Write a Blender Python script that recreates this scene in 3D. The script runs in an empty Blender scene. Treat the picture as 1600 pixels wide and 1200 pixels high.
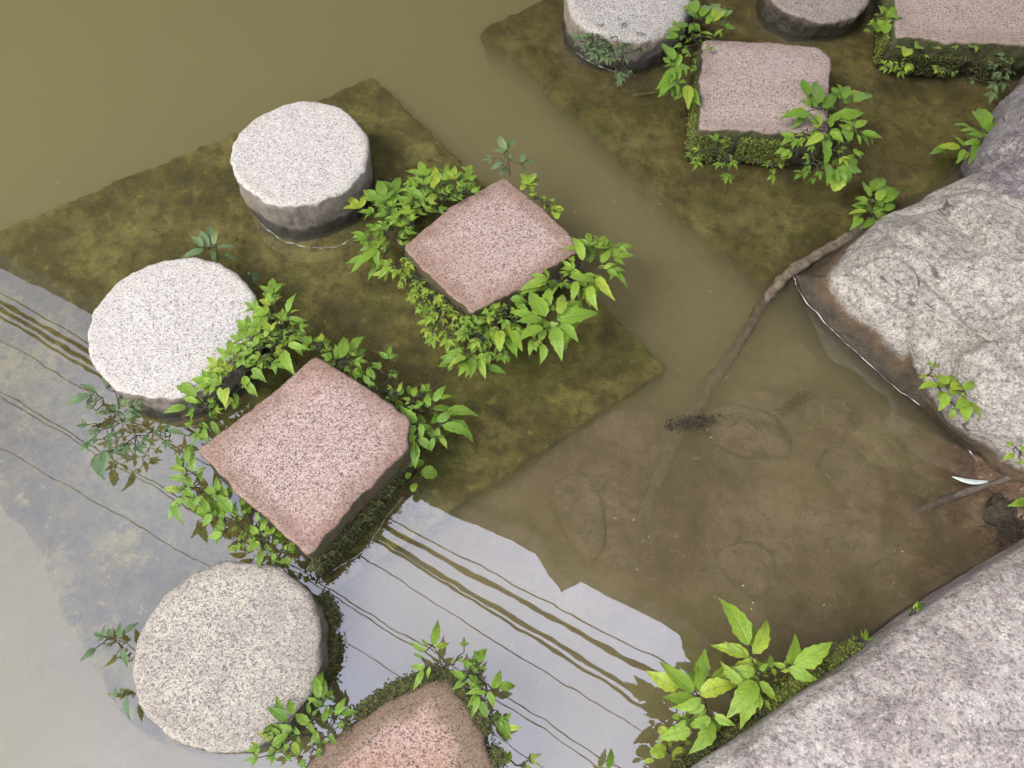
import bpy, bmesh, math, random
from mathutils import Vector, Matrix, noise

# ------------------------------------------------------------------ camera
SC = bpy.context.scene
COL = SC.collection
H = 2.0
FPX, TH, RO = 1226.97, math.radians(64.552), math.radians(4.211)
_f = Vector((0, math.cos(TH), -math.sin(TH)))
_r0 = Vector((1, 0, 0)); _u0 = _r0.cross(_f)
CR = _r0 * math.cos(RO) + _u0 * math.sin(RO)
CU = -_r0 * math.sin(RO) + _u0 * math.cos(RO)
cam_d = bpy.data.cameras.new('camera'); cam = bpy.data.objects.new('camera', cam_d); COL.objects.link(cam)
cam_d.lens = FPX / 1600 * 36; cam_d.sensor_width = 36
cam_d.clip_start = 0.05; cam_d.clip_end = 500
m = Matrix((CR, CU, -_f)).transposed().to_4x4(); m.translation = Vector((0, 0, H))
cam.matrix_world = m
SC.camera = cam

def at(px, py, z=0.0):
    """The point at height z that the photograph shows at pixel (px, py)."""
    d = CR * ((px - 800) / FPX) - CU * ((py - 600) / FPX) + _f
    t = (z - H) / d.z
    return Vector((d.x * t, d.y * t, z))

# ------------------------------------------------------------------ world, sun, exposure
SUN_DIR = Vector((-0.80, -0.40, 0.92)).normalized()
sun_el = math.asin(SUN_DIR.z); sun_az = math.atan2(SUN_DIR.x, SUN_DIR.y)
W = bpy.data.worlds.new("World"); SC.world = W; W.use_nodes = True
wn = W.node_tree; wn.nodes.clear()
sky = wn.nodes.new('ShaderNodeTexSky'); sky.sky_type = 'NISHITA'; sky.sun_disc = False
sky.sun_elevation = sun_el; sky.sun_rotation = sun_az
sky.air_density = 1.0; sky.dust_density = 1.2; sky.ozone_density = 1.0
hs = wn.nodes.new('ShaderNodeHueSaturation'); hs.inputs['Saturation'].default_value = 0.46
bg = wn.nodes.new('ShaderNodeBackground'); bg.inputs['Strength'].default_value = 0.15
wo = wn.nodes.new('ShaderNodeOutputWorld')
# a bright cloud layer over that sky: lighter overhead than near the horizon, softly mottled
tc = wn.nodes.new('ShaderNodeTexCoord')
cn = wn.nodes.new('ShaderNodeTexNoise'); cn.inputs['Scale'].default_value = 5.0; cn.inputs['Detail'].default_value = 5; wn.links.new(tc.outputs['Generated'], cn.inputs['Vector'])
mr = wn.nodes.new('ShaderNodeMapRange'); dv_ = wn.nodes.new('ShaderNodeVectorMath'); dv_.operation = 'DOT_PRODUCT'; wn.links.new(tc.outputs['Generated'], dv_.inputs[0]); dv_.inputs[1].default_value = Vector((.30, -.08, .95)).normalized(); wn.links.new(dv_.outputs['Value'], mr.inputs[0]); mr.inputs[1].default_value = .5; mr.inputs[2].default_value = 1; mr.inputs[3].default_value = .38; mr.inputs[4].default_value = 1.0
mn = wn.nodes.new('ShaderNodeMapRange'); wn.links.new(cn.outputs[0], mn.inputs[0]); mn.inputs[1].default_value = .3; mn.inputs[2].default_value = .7; mn.inputs[3].default_value = .84; mn.inputs[4].default_value = 1.12
mm = wn.nodes.new('ShaderNodeMath'); mm.operation = 'MULTIPLY'; wn.links.new(mr.outputs[0], mm.inputs[0]); wn.links.new(mn.outputs[0], mm.inputs[1])
cl = wn.nodes.new('ShaderNodeVectorMath'); cl.operation = 'SCALE'; cl.inputs[0].default_value = (4.85, 5.0, 6.3); wn.links.new(mm.outputs[0], cl.inputs['Scale'])
cm = wn.nodes.new('ShaderNodeMix'); cm.data_type = 'RGBA'; cm.inputs[0].default_value = .92; wn.links.new(hs.outputs[0], cm.inputs[6]); wn.links.new(cl.outputs[0], cm.inputs[7])
wn.links.new(sky.outputs[0], hs.inputs['Color']); wn.links.new(cm.outputs[2], bg.inputs['Color'])
wn.links.new(bg.outputs[0], wo.inputs['Surface'])
sd = bpy.data.lights.new('sun', 'SUN'); so = bpy.data.objects.new('sun', sd); COL.objects.link(so)
sd.energy = 0.7; sd.angle = math.radians(22); sd.color = (1, 0.965, 0.91)
so.rotation_euler = (-SUN_DIR).to_track_quat('-Z', 'Y').to_euler(); so.location = (-6, -2, 9)
SC.view_settings.view_transform = 'Standard'; SC.view_settings.look = 'None'
SC.view_settings.gamma = 1; SC.view_settings.exposure = 2.75
cy = SC.cycles
try:
    SC.render.engine = 'CYCLES'
    cy.use_denoising = True
    cy.max_bounces = 8; cy.transparent_max_bounces = 12; cy.volume_bounces = 3
    cy.caustics_reflective = False; cy.caustics_refractive = False
    cy.sample_clamp_indirect = 6.0
except Exception:
    pass

RND = random.Random(7)

# ------------------------------------------------------------------ material helper
def lin(r, g, b):
    f = lambda c: (c / 255) / 12.92 if c <= 10 else ((c / 255 + 0.055) / 1.055) ** 2.4
    return (f(r), f(g), f(b), 1)

ALB = 0.62                                    # the palette below is display-like; this brings it to measured albedos
class M:
    def __init__(s, name):
        s.m = bpy.data.materials.new(name); s.m.use_nodes = True
        s.t = s.m.node_tree; s.t.nodes.clear()
        s.out = s.t.nodes.new('ShaderNodeOutputMaterial')
        s.geo = s.t.nodes.new('ShaderNodeNewGeometry')
        s.P = s.geo.outputs['Position']; s.Nn = s.geo.outputs['Normal']
        x = s.node('ShaderNodeSeparateXYZ', Vector=s.P); s.z = x.outputs[2]
        x = s.node('ShaderNodeSeparateXYZ', Vector=s.Nn); s.nz = x.outputs[2]
    def node(s, typ, _p=None, **kw):
        n = s.t.nodes.new(typ)
        for k, v in (_p or {}).items(): setattr(n, k, v)
        for k, v in kw.items():
            k = k.replace('_', ' ')
            s.put(n.inputs[k], v)
        return n
    def put(s, sock, v):
        if isinstance(v, bpy.types.NodeSocket): s.t.links.new(v, sock)
        else: sock.default_value = v
    def math(s, op, a, b=0.0, c=0.0, clamp=False):
        n = s.t.nodes.new('ShaderNodeMath'); n.operation = op; n.use_clamp = clamp
        for i, v in enumerate((a, b, c)): s.put(n.inputs[i], v)
        return n.outputs[0]
    def noise(s, scale, detail=4, rough=0.55, vec=None, dist=0.0):
        n = s.node('ShaderNodeTexNoise', Vector=vec or s.P, Scale=scale, Detail=detail, Roughness=rough, Distortion=dist)
        return n.outputs['Fac']
    def warp(s, scale, amt):
        n = s.node('ShaderNodeTexNoise', Vector=s.P, Scale=scale, Detail=2)
        a = s.t.nodes.new('ShaderNodeVectorMath'); a.operation = 'MULTIPLY_ADD'
        s.put(a.inputs[0], n.outputs['Color']); a.inputs[1].default_value = (amt,) * 3; s.put(a.inputs[2], s.P)
        return a.outputs[0]
    def cells(s, scale, vec=None):
        n = s.node('ShaderNodeTexVoronoi', Vector=vec or s.P, Scale=scale)
        x = s.node('ShaderNodeSeparateColor', Color=n.outputs['Color'])
        return x.outputs[0], n.outputs['Distance']
    def ramp(s, fac, stops, interp='LINEAR'):
        n = s.t.nodes.new('ShaderNodeValToRGB'); cr = n.color_ramp; cr.interpolation = interp
        while len(cr.elements) < len(stops): cr.elements.new(0.5)
        for e, (p, c) in zip(cr.elements, stops):
            e.position = p; e.color = c if len(c) == 4 else (*c, 1)
        s.put(n.inputs[0], fac); return n.outputs[0]
    def step(s, v, lo, hi):
        n = s.t.nodes.new('ShaderNodeMapRange'); n.interpolation_type = 'SMOOTHSTEP'
        s.put(n.inputs[0], v); n.inputs[1].default_value = lo; n.inputs[2].default_value = hi
        return n.outputs[0]
    def mix(s, fac, a, b, blend='MIX'):
        n = s.t.nodes.new('ShaderNodeMix'); n.data_type = 'RGBA'; n.blend_type = blend
        s.put(n.inputs[0], fac); s.put(n.inputs[6], a); s.put(n.inputs[7], b); return n.outputs[2]
    def bump(s, h, dist, strength=1.0, nrm=None):
        n = s.node('ShaderNodeBump', Height=h, Distance=dist, Strength=strength)
        if nrm is not None: s.put(n.inputs['Normal'], nrm)
        return n.outputs[0]
    def pbr(s, col, rough=0.8, nrm=None, spec=0.4):
        n = s.t.nodes.new('ShaderNodeBsdfPrincipled')
        s.put(n.inputs['Base Color'], s.mix(1.0, col, (ALB, ALB, ALB, 1), 'MULTIPLY')); s.put(n.inputs['Roughness'], rough)
        n.inputs['Specular IOR Level'].default_value = spec
        if nrm is not None: s.put(n.inputs['Normal'], nrm)
        s.t.links.new(n.outputs[0], s.out.inputs['Surface']); return n

def granite(name, light, mid, dark, stain, stain_amt=0.5, algae_h=0.05, algae=(0.035, 0.030, 0.012, 1), side=(0.27, 0.215, 0.145, 1), side_amt=0.55, dark_share=0.16, moss=0.0, offset=0.0, rim=None, rim_amt=.5, rim_lo=.72):
    g = M(name)
    v = g.warp(90, 0.008)
    c1, d1 = g.cells(310, v); c2, d2 = g.cells(560, v)
    base = g.ramp(c1, [(0, dark), (dark_share * .55, dark), (dark_share, mid), (dark_share + .20, mid), (dark_share + .36, light), (1, light)])
    fine = g.ramp(c2, [(0, (0.55, .53, .52)), (.2, (0.82, .80, .79)), (.4, (1, 1, 1)), (1, (1.0, 1.0, 1.0))])
    base = g.mix(0.8, base, fine, 'MULTIPLY')
    big = g.step(g.noise(5.5 + offset, 6, 0.65), 0.44, 0.66)
    base = g.mix(g.math('MULTIPLY', big, stain_amt), base, g.mix(0.55, base, stain))
    ra = g.node('ShaderNodeAttribute', {'attribute_name': 'rim'}).outputs['Fac']
    rr = g.math('ADD', ra, g.math('MULTIPLY', g.math('SUBTRACT', g.noise(13, 6, .7), .5), .75))
    rr = g.math('MULTIPLY', g.step(rr, rim_lo, rim_lo + .36), rim_amt)
    base = g.mix(rr, base, g.mix(.35, rim or stain, base, 'MIX'))
    spot = g.math('MULTIPLY', g.step(g.noise(48 + offset, 5, .7), .58, .70), .55)
    base = g.mix(spot, base, stain)
    # rough-hewn sides carry a grey-brown weathered skin
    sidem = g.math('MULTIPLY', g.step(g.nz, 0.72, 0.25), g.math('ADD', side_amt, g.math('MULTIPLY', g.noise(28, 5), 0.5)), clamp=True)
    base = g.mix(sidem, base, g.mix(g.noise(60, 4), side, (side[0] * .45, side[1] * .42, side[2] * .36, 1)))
    if moss:
        mm = g.math('MULTIPLY', g.step(g.nz, 0.6, 0.2), g.step(g.noise(22, 5, .65), .42, .56), clamp=True)
        mc = g.ramp(g.noise(140, 3), [(.3, (.022, .026, .006)), (.55, (.07, .085, .014)), (.75, (.13, .14, .03))])
        base = g.mix(g.math('MULTIPLY', mm, moss), base, mc)
    # tide mark of algae, ragged upper rim
    zz = g.math('ADD', g.z, g.math('MULTIPLY', g.math('SUBTRACT', g.noise(16, 6, .7), 0.5), 0.075))
    wet = g.step(zz, algae_h + 0.012, algae_h - 0.014)
    base = g.mix(g.math('MULTIPLY', wet, 0.9), base, g.mix(g.noise(70, 4), algae, (algae[0] * .4, algae[1] * .4, algae[2] * .4, 1)))
    h = g.math('ADD', g.math('MULTIPLY', g.noise(150, 6, .7), 1.0), g.math('MULTIPLY', d1, 0.5))
    h = g.math('ADD', h, g.math('MULTIPLY', g.math('MULTIPLY', g.noise(45, 5, .7), 3.0), g.step(g.nz, .75, .3)))
    g.pbr(base, g.math('SUBTRACT', 0.85, g.math('MULTIPLY', wet, 0.45)), g.bump(h, 0.0035, 0.75))
    return g.m

MAT = {}
MAT['white'] = granite('white_granite', (.61, .57, .485), (.45, .41, .35), (.22, .20, .18), (.55, .50, .40, 1), .30, .035, dark_share=.18, rim=(.45, .40, .28, 1), rim_amt=.35)
MAT['cream'] = granite('cream_granite', (.55, .51, .44), (.37, .34, .29), (.13, .12, .105), (.30, .26, .21, 1), .55, .04, dark_share=.20, offset=1.3)
MAT['beige'] = granite('weathered_granite', (.53, .485, .365), (.35, .305, .235), (.17, .145, .12), (.20, .16, .15, 1), .75, .03, dark_share=.24, offset=2.1, moss=.6, rim=(.24, .20, .15, 1), rim_amt=.6)
MAT['pink'] = granite('pink_granite', (.50, .385, .315), (.34, .22, .16), (.15, .10, .085), (.34, .20, .13, 1), .6, .05, side=(.13, .08, .035, 1), side_amt=.75, dark_share=.22, moss=.7, rim=(.17, .085, .04, 1), rim_amt=.85, rim_lo=.66)
MAT['pinkmoss'] = granite('mossy_pink_granite', (.47, .325, .245), (.35, .215, .15), (.13, .08, .055), (.26, .13, .06, 1), .7, .05, side=(.10, .08, .02, 1), side_amt=.8, dark_share=.24, moss=.95, rim=(.085, .06, .02, 1), rim_amt=1.0, offset=3.3, rim_lo=.52)
MAT['mauve'] = granite('mauve_granite', (.47, .37, .295), (.34, .255, .20), (.13, .10, .10), (.36, .27, .25, 1), .4, .045, side=(.12, .10, .04, 1), side_amt=.8, dark_share=.2, moss=.95, offset=.8, rim=(.17, .12, .07, 1), rim_amt=.7)
MAT['brownpost'] = granite('brown_granite', (.40, .33, .27), (.27, .22, .18), (.10, .08, .07), (.2, .16, .12, 1), .5, .05, side=(.12, .09, .06, 1), side_amt=.7, dark_share=.22, offset=1.9)

def rock_mat(name, a, b, c, veins, rust=0.0, wet_h=0.05, spots=1.0):
    g = M(name)
    v = g.warp(7, 0.10)
    sv = None
    if veins:                                   # bands along the rock's bedding
        dd = lambda vec: (lambda n_: (g.put(n_.inputs[0], g.P), setattr(n_.inputs[1], 'default_value', vec), n_.outputs['Value'])[2])(g.node('ShaderNodeVectorMath', {'operation': 'DOT_PRODUCT'}))
        cx = g.node('ShaderNodeCombineXYZ', X=g.math('MULTIPLY', dd((STRIKE.x, STRIKE.y, 0)), .30), Y=dd((-STRIKE.y, STRIKE.x, 0)), Z=g.z); sv = cx.outputs[0]
    n1 = g.noise(9, 8, .68, v, .4); n2 = g.noise(52, 8, .74, g.warp(12, .05)); n3 = g.noise(260, 5, .7)
    col = g.ramp(n1, [(.34, b), (.48, a), (.66, c)])
    col = g.mix(g.math('MULTIPLY', g.step(n2, .48, .62), .66 * spots), col, (b[0] * .50, b[1] * .47, b[2] * .48, 1))
    col = g.mix(g.math('MULTIPLY', g.step(n2, .47, .34), .60 * spots), col, (min(1, c[0] * 1.25), min(1, c[1] * 1.25), min(1, c[2] * 1.22), 1))
    col = g.mix(g.math('MULTIPLY', g.step(n3, .55, .66), .55), col, (.07, .062, .06, 1))
    col = g.mix(g.math('MULTIPLY', g.step(n3, .42, .33), .45), col, (.66, .64, .60, 1))
    cs, _cd = g.cells(200, g.warp(80, .012)); fine_ = g.ramp(cs, [(0, (.45, .42, .41)), (.18, (.62, .60, .59)), (.34, (.95, .95, .95)), (.75, (1, 1, 1)), (.9, (1.25, 1.24, 1.22))])
    col = g.mix(.85, col, fine_, 'MULTIPLY')
    lich = g.math('MULTIPLY', g.step(g.noise(26, 6, .7, g.warp(30, .03)), .60, .68), g.step(g.noise(3.5, 3), .45, .6))
    col = g.mix(g.math('MULTIPLY', lich, .5), col, (.45, .46, .36, 1))
    zz = g.math('ADD', g.z, g.math('MULTIPLY', g.math('SUBTRACT', g.noise(11, 6, .7), .5), .09))
    if rust:
        rm = g.step(zz, wet_h + .035, wet_h + .005)
        rc = g.ramp(g.noise(24, 6, .7), [(.36, (.045, .033, .014)), (.5, (.10, .056, .018)), (.62, (.13, .085, .034)), (.75, (.20, .155, .095))])
        col = g.mix(g.math('MULTIPLY', rm, rust), col, rc)
    wet = g.step(zz, wet_h, wet_h - .03)
    col = g.mix(g.math('MULTIPLY', wet, .85), col, g.ramp(g.noise(32, 5, .7), [(.38, (.022, .018, .009)), (.6, (.085, .062, .028))]))
    h = g.math('ADD', g.math('MULTIPLY', n2, 2.0), g.math('MULTIPLY', n3, .9))
    h = g.math('ADD', h, g.math('MULTIPLY', g.noise(380, 3), .35))
    if veins:
        rg = g.math('ABSOLUTE', g.math('SUBTRACT', g.noise(3.6, 4, .5, sv), .5))
        cr_ = g.math('MULTIPLY', g.step(rg, .008, .001), g.step(g.noise(5, 3), .50, .60))
        col = g.mix(g.math('MULTIPLY', cr_, .75), col, (.05, .042, .036, 1))
        h = g.math('SUBTRACT', h, g.math('MULTIPLY', cr_, 2.2))
        h = g.math('ADD', h, g.math('MULTIPLY', g.math('FRACT', g.math('MULTIPLY', g.noise(4.5, 6, .62, sv), 9)), .7))
    g.pbr(col, g.math('SUBTRACT', .82, g.math('MULTIPLY', wet, .5)), g.bump(h, .006, .8))
    return g.m
STRIKE = (at(1556,746) - at(1238,428)).normalized()
MAT['boulder'] = rock_mat('pale_boulder_rock', (.45, .405, .325), (.30, .265, .21), (.54, .49, .40), 1, spots=.9, rust=.95, wet_h=.06)
MAT['purple'] = rock_mat('purple_boulder_rock', (.25, .215, .20), (.15, .12, .118), (.40, .36, .32), 1, rust=.3, wet_h=.02, spots=.9)
MAT['bank'] = rock_mat('bank_boulder_rock', (.47, .405, .34), (.32, .268, .225), (.62, .55, .465), 0, wet_h=.03, spots=.75)
MAT['darkrock'] = rock_mat('dark_wet_rock', (.06, .052, .04), (.03, .026, .02), (.11, .095, .075), 0, wet_h=.06)

def slab_mat(name, cols, patch):
    g = M(name)
    n1 = g.noise(4.5, 7, .68, g.warp(6, .08)); n2 = g.noise(24, 7, .7); n3 = g.noise(110, 5, .7)
    col = g.ramp(n1, [(.32, cols[0]), (.48, cols[1]), (.64, cols[2])])
    soft = .6 if name.startswith('silt') else .8
    col = g.mix(g.math('MULTIPLY', g.step(n2, .49, .62), .8 * soft), col, (cols[0][0] * .5, cols[0][1] * .55, cols[0][2] * .5, 1))
    col = g.mix(g.math('MULTIPLY', g.step(n2, .43, .34), .6), col, (cols[2][0] * 1.3, cols[2][1] * 1.25, cols[2][2] * 1.3, 1))
    col = g.mix(g.math('MULTIPLY', g.step(n3, .54, .64), .6 * soft), col, (.02, .018, .008, 1))
    col = g.mix(g.math('MULTIPLY', g.step(n3, .44, .35), .4), col, (.2, .17, .09, 1))
    alg = g.step(g.noise(2.7, 5, .65, g.warp(4, .2)), .56, .68)
    col = g.mix(g.math('MULTIPLY', alg, patch), col, g.ramp(g.noise(60, 4), [(.35, (.03, .04, .003)), (.65, (.11, .13, .01))]))
    if name == 'silt_bed':      # pale olive paints a far bank's reflection into the bed; dark mud the hollow
        sx = g.node('ShaderNodeSeparateXYZ', Vector=g.warp(1.2, .5)); 
        far_ = g.step(sx.outputs[1], .95, 1.35); left_ = g.step(sx.outputs[0], .5, -.1)
        col = g.mix(g.math('MULTIPLY', far_, left_), col, (.30, .26, .11, 1))
        deep_ = g.step(g.z, -.40, -.62)
        col = g.mix(g.math('MULTIPLY', g.math('MULTIPLY', deep_, g.step(sx.outputs[1], 1.35, .95)), .92), col, (.05, .045, .03, 1))
    h = g.math('ADD', g.math('MULTIPLY', n2, 2.5), g.math('MULTIPLY', n3, 1.0))
    g.pbr(col, .9, g.bump(h, .010, .9), spec=.1)
    return g.m
MAT['slab'] = slab_mat('algae_covered_slab', [(.035, .028, .006), (.150, .124, .022), (.38, .33, .085)], .55)
MAT['slabfar'] = slab_mat('mud_covered_slab', [(.045, .032, .008), (.155, .118, .026), (.32, .26, .075)], .7)
MAT['bed'] = slab_mat('silt_bed', [(.085, .048, .026), (.21, .132, .080), (.40, .29, .19)], .10)
MAT['cobble'] = slab_mat('silty_cobble', [(.15, .105, .055), (.25, .182, .105), (.38, .29, .18)], .10)

def bark_mat(name, a, b):
    g = M(name)
    n = g.noise(70, 8, .75)
    g.pbr(g.ramp(n, [(.35, a), (.65, b)]), .8, g.bump(n, .012, 1.0)); return g.m
MAT['log'] = bark_mat('silted_wood', (.10, .074, .04), (.29, .22, .135))
MAT['greystick'] = bark_mat('grey_stick', (.10, .075, .05), (.22, .175, .125))
MAT['debris'] = bark_mat('plant_debris', (.02, .014, .006), (.10, .07, .03))
MAT['stem'] = bark_mat('plant_stem', (.035, .03, .014), (.09, .085, .03))

def leaf_mat(name, base, tip, young):
    g = M(name)
    uv = g.node('ShaderNodeUVMap'); s = g.node('ShaderNodeSeparateXYZ', Vector=uv.outputs[0])
    u, v = s.outputs[0], s.outputs[1]
    av = g.math('ABSOLUTE', g.math('SUBTRACT', v, .5))
    at_ = g.node('ShaderNodeAttribute', {'attribute_name': 'tint'})
    ts = g.node('ShaderNodeSeparateColor', Color=at_.outputs['Color'])
    col = g.mix(ts.outputs[0], (*base, 1), (*tip, 1))
    col = g.mix(g.math('MULTIPLY', ts.outputs[1], .85), col, (*young, 1))
    mid = g.step(av, .05, .012)
    w = g.math('SINE', g.math('ADD', g.math('MULTIPLY', u, 46), g.math('MULTIPLY', av, -26)))
    vein = g.math('MULTIPLY', g.step(w, .72, .98), .35)
    vn = g.math('MAXIMUM', g.math('MULTIPLY', mid, .6), vein)
    col = g.mix(g.math('MULTIPLY', vn, .5), col, (.28, .40, .14, 1))
    blot = g.step(g.noise(55, 4, .6), .50, .66)
    col = g.mix(g.math('MULTIPLY', blot, .3), col, (.10, .17, .03, 1))
    nrm = g.bump(g.math('SUBTRACT', g.noise(120, 3), g.math('MULTIPLY', vn, 1.2)), .0022, .8)
    col = g.mix(1.0, col, (ALB, ALB, ALB, 1), 'MULTIPLY')
    p = g.t.nodes.new('ShaderNodeBsdfPrincipled'); g.put(p.inputs['Base Color'], col)
    p.inputs['Roughness'].default_value = .42; p.inputs['Specular IOR Level'].default_value = .3; g.put(p.inputs['Normal'], nrm)
    t = g.t.nodes.new('ShaderNodeBsdfTranslucent'); g.put(t.inputs['Color'], g.mix(.5, col, (.20, .31, .02, 1)))
    mx = g.t.nodes.new('ShaderNodeMixShader'); mx.inputs[0].default_value = .34
    g.t.links.new(p.outputs[0], mx.inputs[1]); g.t.links.new(t.outputs[0], mx.inputs[2])
    g.t.links.new(mx.outputs[0], g.out.inputs['Surface']); return g.m
MAT['leaf'] = leaf_mat('fresh_leaf', (.14, .275, .026), (.29, .47, .042), (.49, .57, .05))
MAT['leafpale'] = leaf_mat('pale_leaf', (.11, .20, .075), (.21, .30, .125), (.28, .35, .12))
g = M('moss_growth')
mc = g.ramp(g.noise(160, 3), [(.3, (.035, .045, .006)), (.5, (.12, .145, .018)), (.72, (.30, .31, .05))])
g.pbr(mc, .9); MAT['moss'] = g.m
g = M('moss_dark')
mc = g.ramp(g.noise(120, 3), [(.3, (.022, .022, .005)), (.55, (.075, .080, .014)), (.75, (.16, .15, .03))])
g.pbr(mc, .9); MAT['mossdark'] = g.m
g = M('waterline_glint'); g.pbr(g.ramp(g.noise(90, 3), [(.35, (.25, .24, .21)), (.6, (.62, .62, .60))]), .3, spec=.8); MAT['waterline_glint'] = g.m  # pale colour stands in for sky reflected in the meniscus
g = M('bleached_leaf'); g.pbr(g.ramp(g.noise(40, 3), [(.35, (.42, .48, .38)), (.65, (.62, .66, .58))]), .5); MAT['bleached'] = g.m
g = M('yellow_leaf'); g.pbr(g.ramp(g.noise(60, 3), [(.35, (.12, .11, .03)), (.65, (.24, .22, .07))]), .6); MAT['yellow'] = g.m
g = M('pollen'); g.pbr((.55, .47, .30, 1), .6); MAT['pollen'] = g.m
g = M('cable_black'); g.pbr(g.ramp(g.noise(8, 2), [(.3, (.012, .012, .012)), (.7, (.03, .03, .03))]), .6); MAT['cable'] = g.m
g = M('deck_concrete'); g.pbr(g.ramp(g.noise(2.5, 6, .65), [(.35, (.035, .031, .022)), (.65, (.075, .066, .045))]), .9); MAT['deck'] = g.m

# water: clear mirror-like top over silty, light-scattering body
g = M('pond_water')
nz1 = g.noise(7.5, 1, .4); nz2 = g.noise(22, 1, .4)
hgt = g.math('ADD', g.math('MULTIPLY', nz1, 1.0), g.math('MULTIPLY', nz2, .16))
wb = g.bump(hgt, .00027, 1.0)
gl = g.node('ShaderNodeBsdfGlossy', Roughness=0.0, Normal=wb, Color=(.97, .98, 1, 1))
tr = g.node('ShaderNodeBsdfTransparent', Color=(.985, .98, .965, 1))
fr = g.node('ShaderNodeFresnel', IOR=1.33, Normal=wb)
fac = g.math('ADD', .060, g.math('MULTIPLY', fr.outputs[0], 1.0), clamp=True)
mx = g.node('ShaderNodeMixShader'); g.put(mx.inputs[0], fac)
g.t.links.new(tr.outputs[0], mx.inputs[1]); g.t.links.new(gl.outputs[0], mx.inputs[2])
g.t.links.new(mx.outputs[0], g.out.inputs['Surface'])
vs = g.node('ShaderNodeVolumeScatter', Color=(.963, .87, .47, 1), Density=2.95)
va = g.node('ShaderNodeVolumeAbsorption', Color=(.457, .386, .10, 1), Density=3.5)
ad = g.node('ShaderNodeAddShader'); g.t.links.new(vs.outputs[0], ad.inputs[0]); g.t.links.new(va.outputs[0], ad.inputs[1])
g.t.links.new(ad.outputs[0], g.out.inputs['Volume'])
MAT['water'] = g.m

# ------------------------------------------------------------------ object helpers
def mesh_obj(name, verts, faces, mat, parent=None, smooth=True):
    me = bpy.data.meshes.new(name); me.from_pydata([tuple(v) for v in verts], [], faces)
    me.materials.append(mat)
    if smooth: me.polygons.foreach_set('use_smooth', [True] * len(me.polygons))
    me.update()
    o = bpy.data.objects.new(name, me); COL.objects.link(o)
    if parent is not None:
        o.parent = parent; o.matrix_parent_inverse = Matrix.Translation(-parent.location)
    return o
def empty(name, loc):
    o = bpy.data.objects.new(name, None); COL.objects.link(o); o.location = loc; o.empty_display_size = .05; return o
def tag(o, label=None, cat=None, group=None, kind=None):
    if label: o['label'] = label
    if cat: o['category'] = cat
    if group: o['group'] = group
    if kind: o['kind'] = kind
    return o

def resample(pts, n, closed=True):
    pts = [Vector((p[0], p[1])) for p in pts]
    seg = [(pts[i], pts[(i + 1) % len(pts)]) for i in range(len(pts) if closed else len(pts) - 1)]
    L = [(b - a).length for a, b in seg]; tot = sum(L); out = []
    for k in range(n):
        d = tot * k / (n if closed else n - 1); i = 0
        while i < len(L) - 1 and d > L[i]: d -= L[i]; i += 1
        a, b = seg[i]; out.append(a.lerp(b, min(1, d / L[i]) if L[i] else 0))
    return out
def smooth_ring(p, times=2):
    for _ in range(times):
        n = len(p); p = [(p[i - 1] + p[i] * 2 + p[(i + 1) % n]) / 4 for i in range(n)]
    return p
def nz3(v, s, o=0.0): return noise.noise(Vector((v[0] * s + o, v[1] * s - o, v[2] * s + o * .7)))
def fb(v, s, o=0.0): return noise.fractal(Vector((v[0] * s + o, v[1] * s - o, v[2] * s + o * .7)), .9, 2.1, 5)

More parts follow.
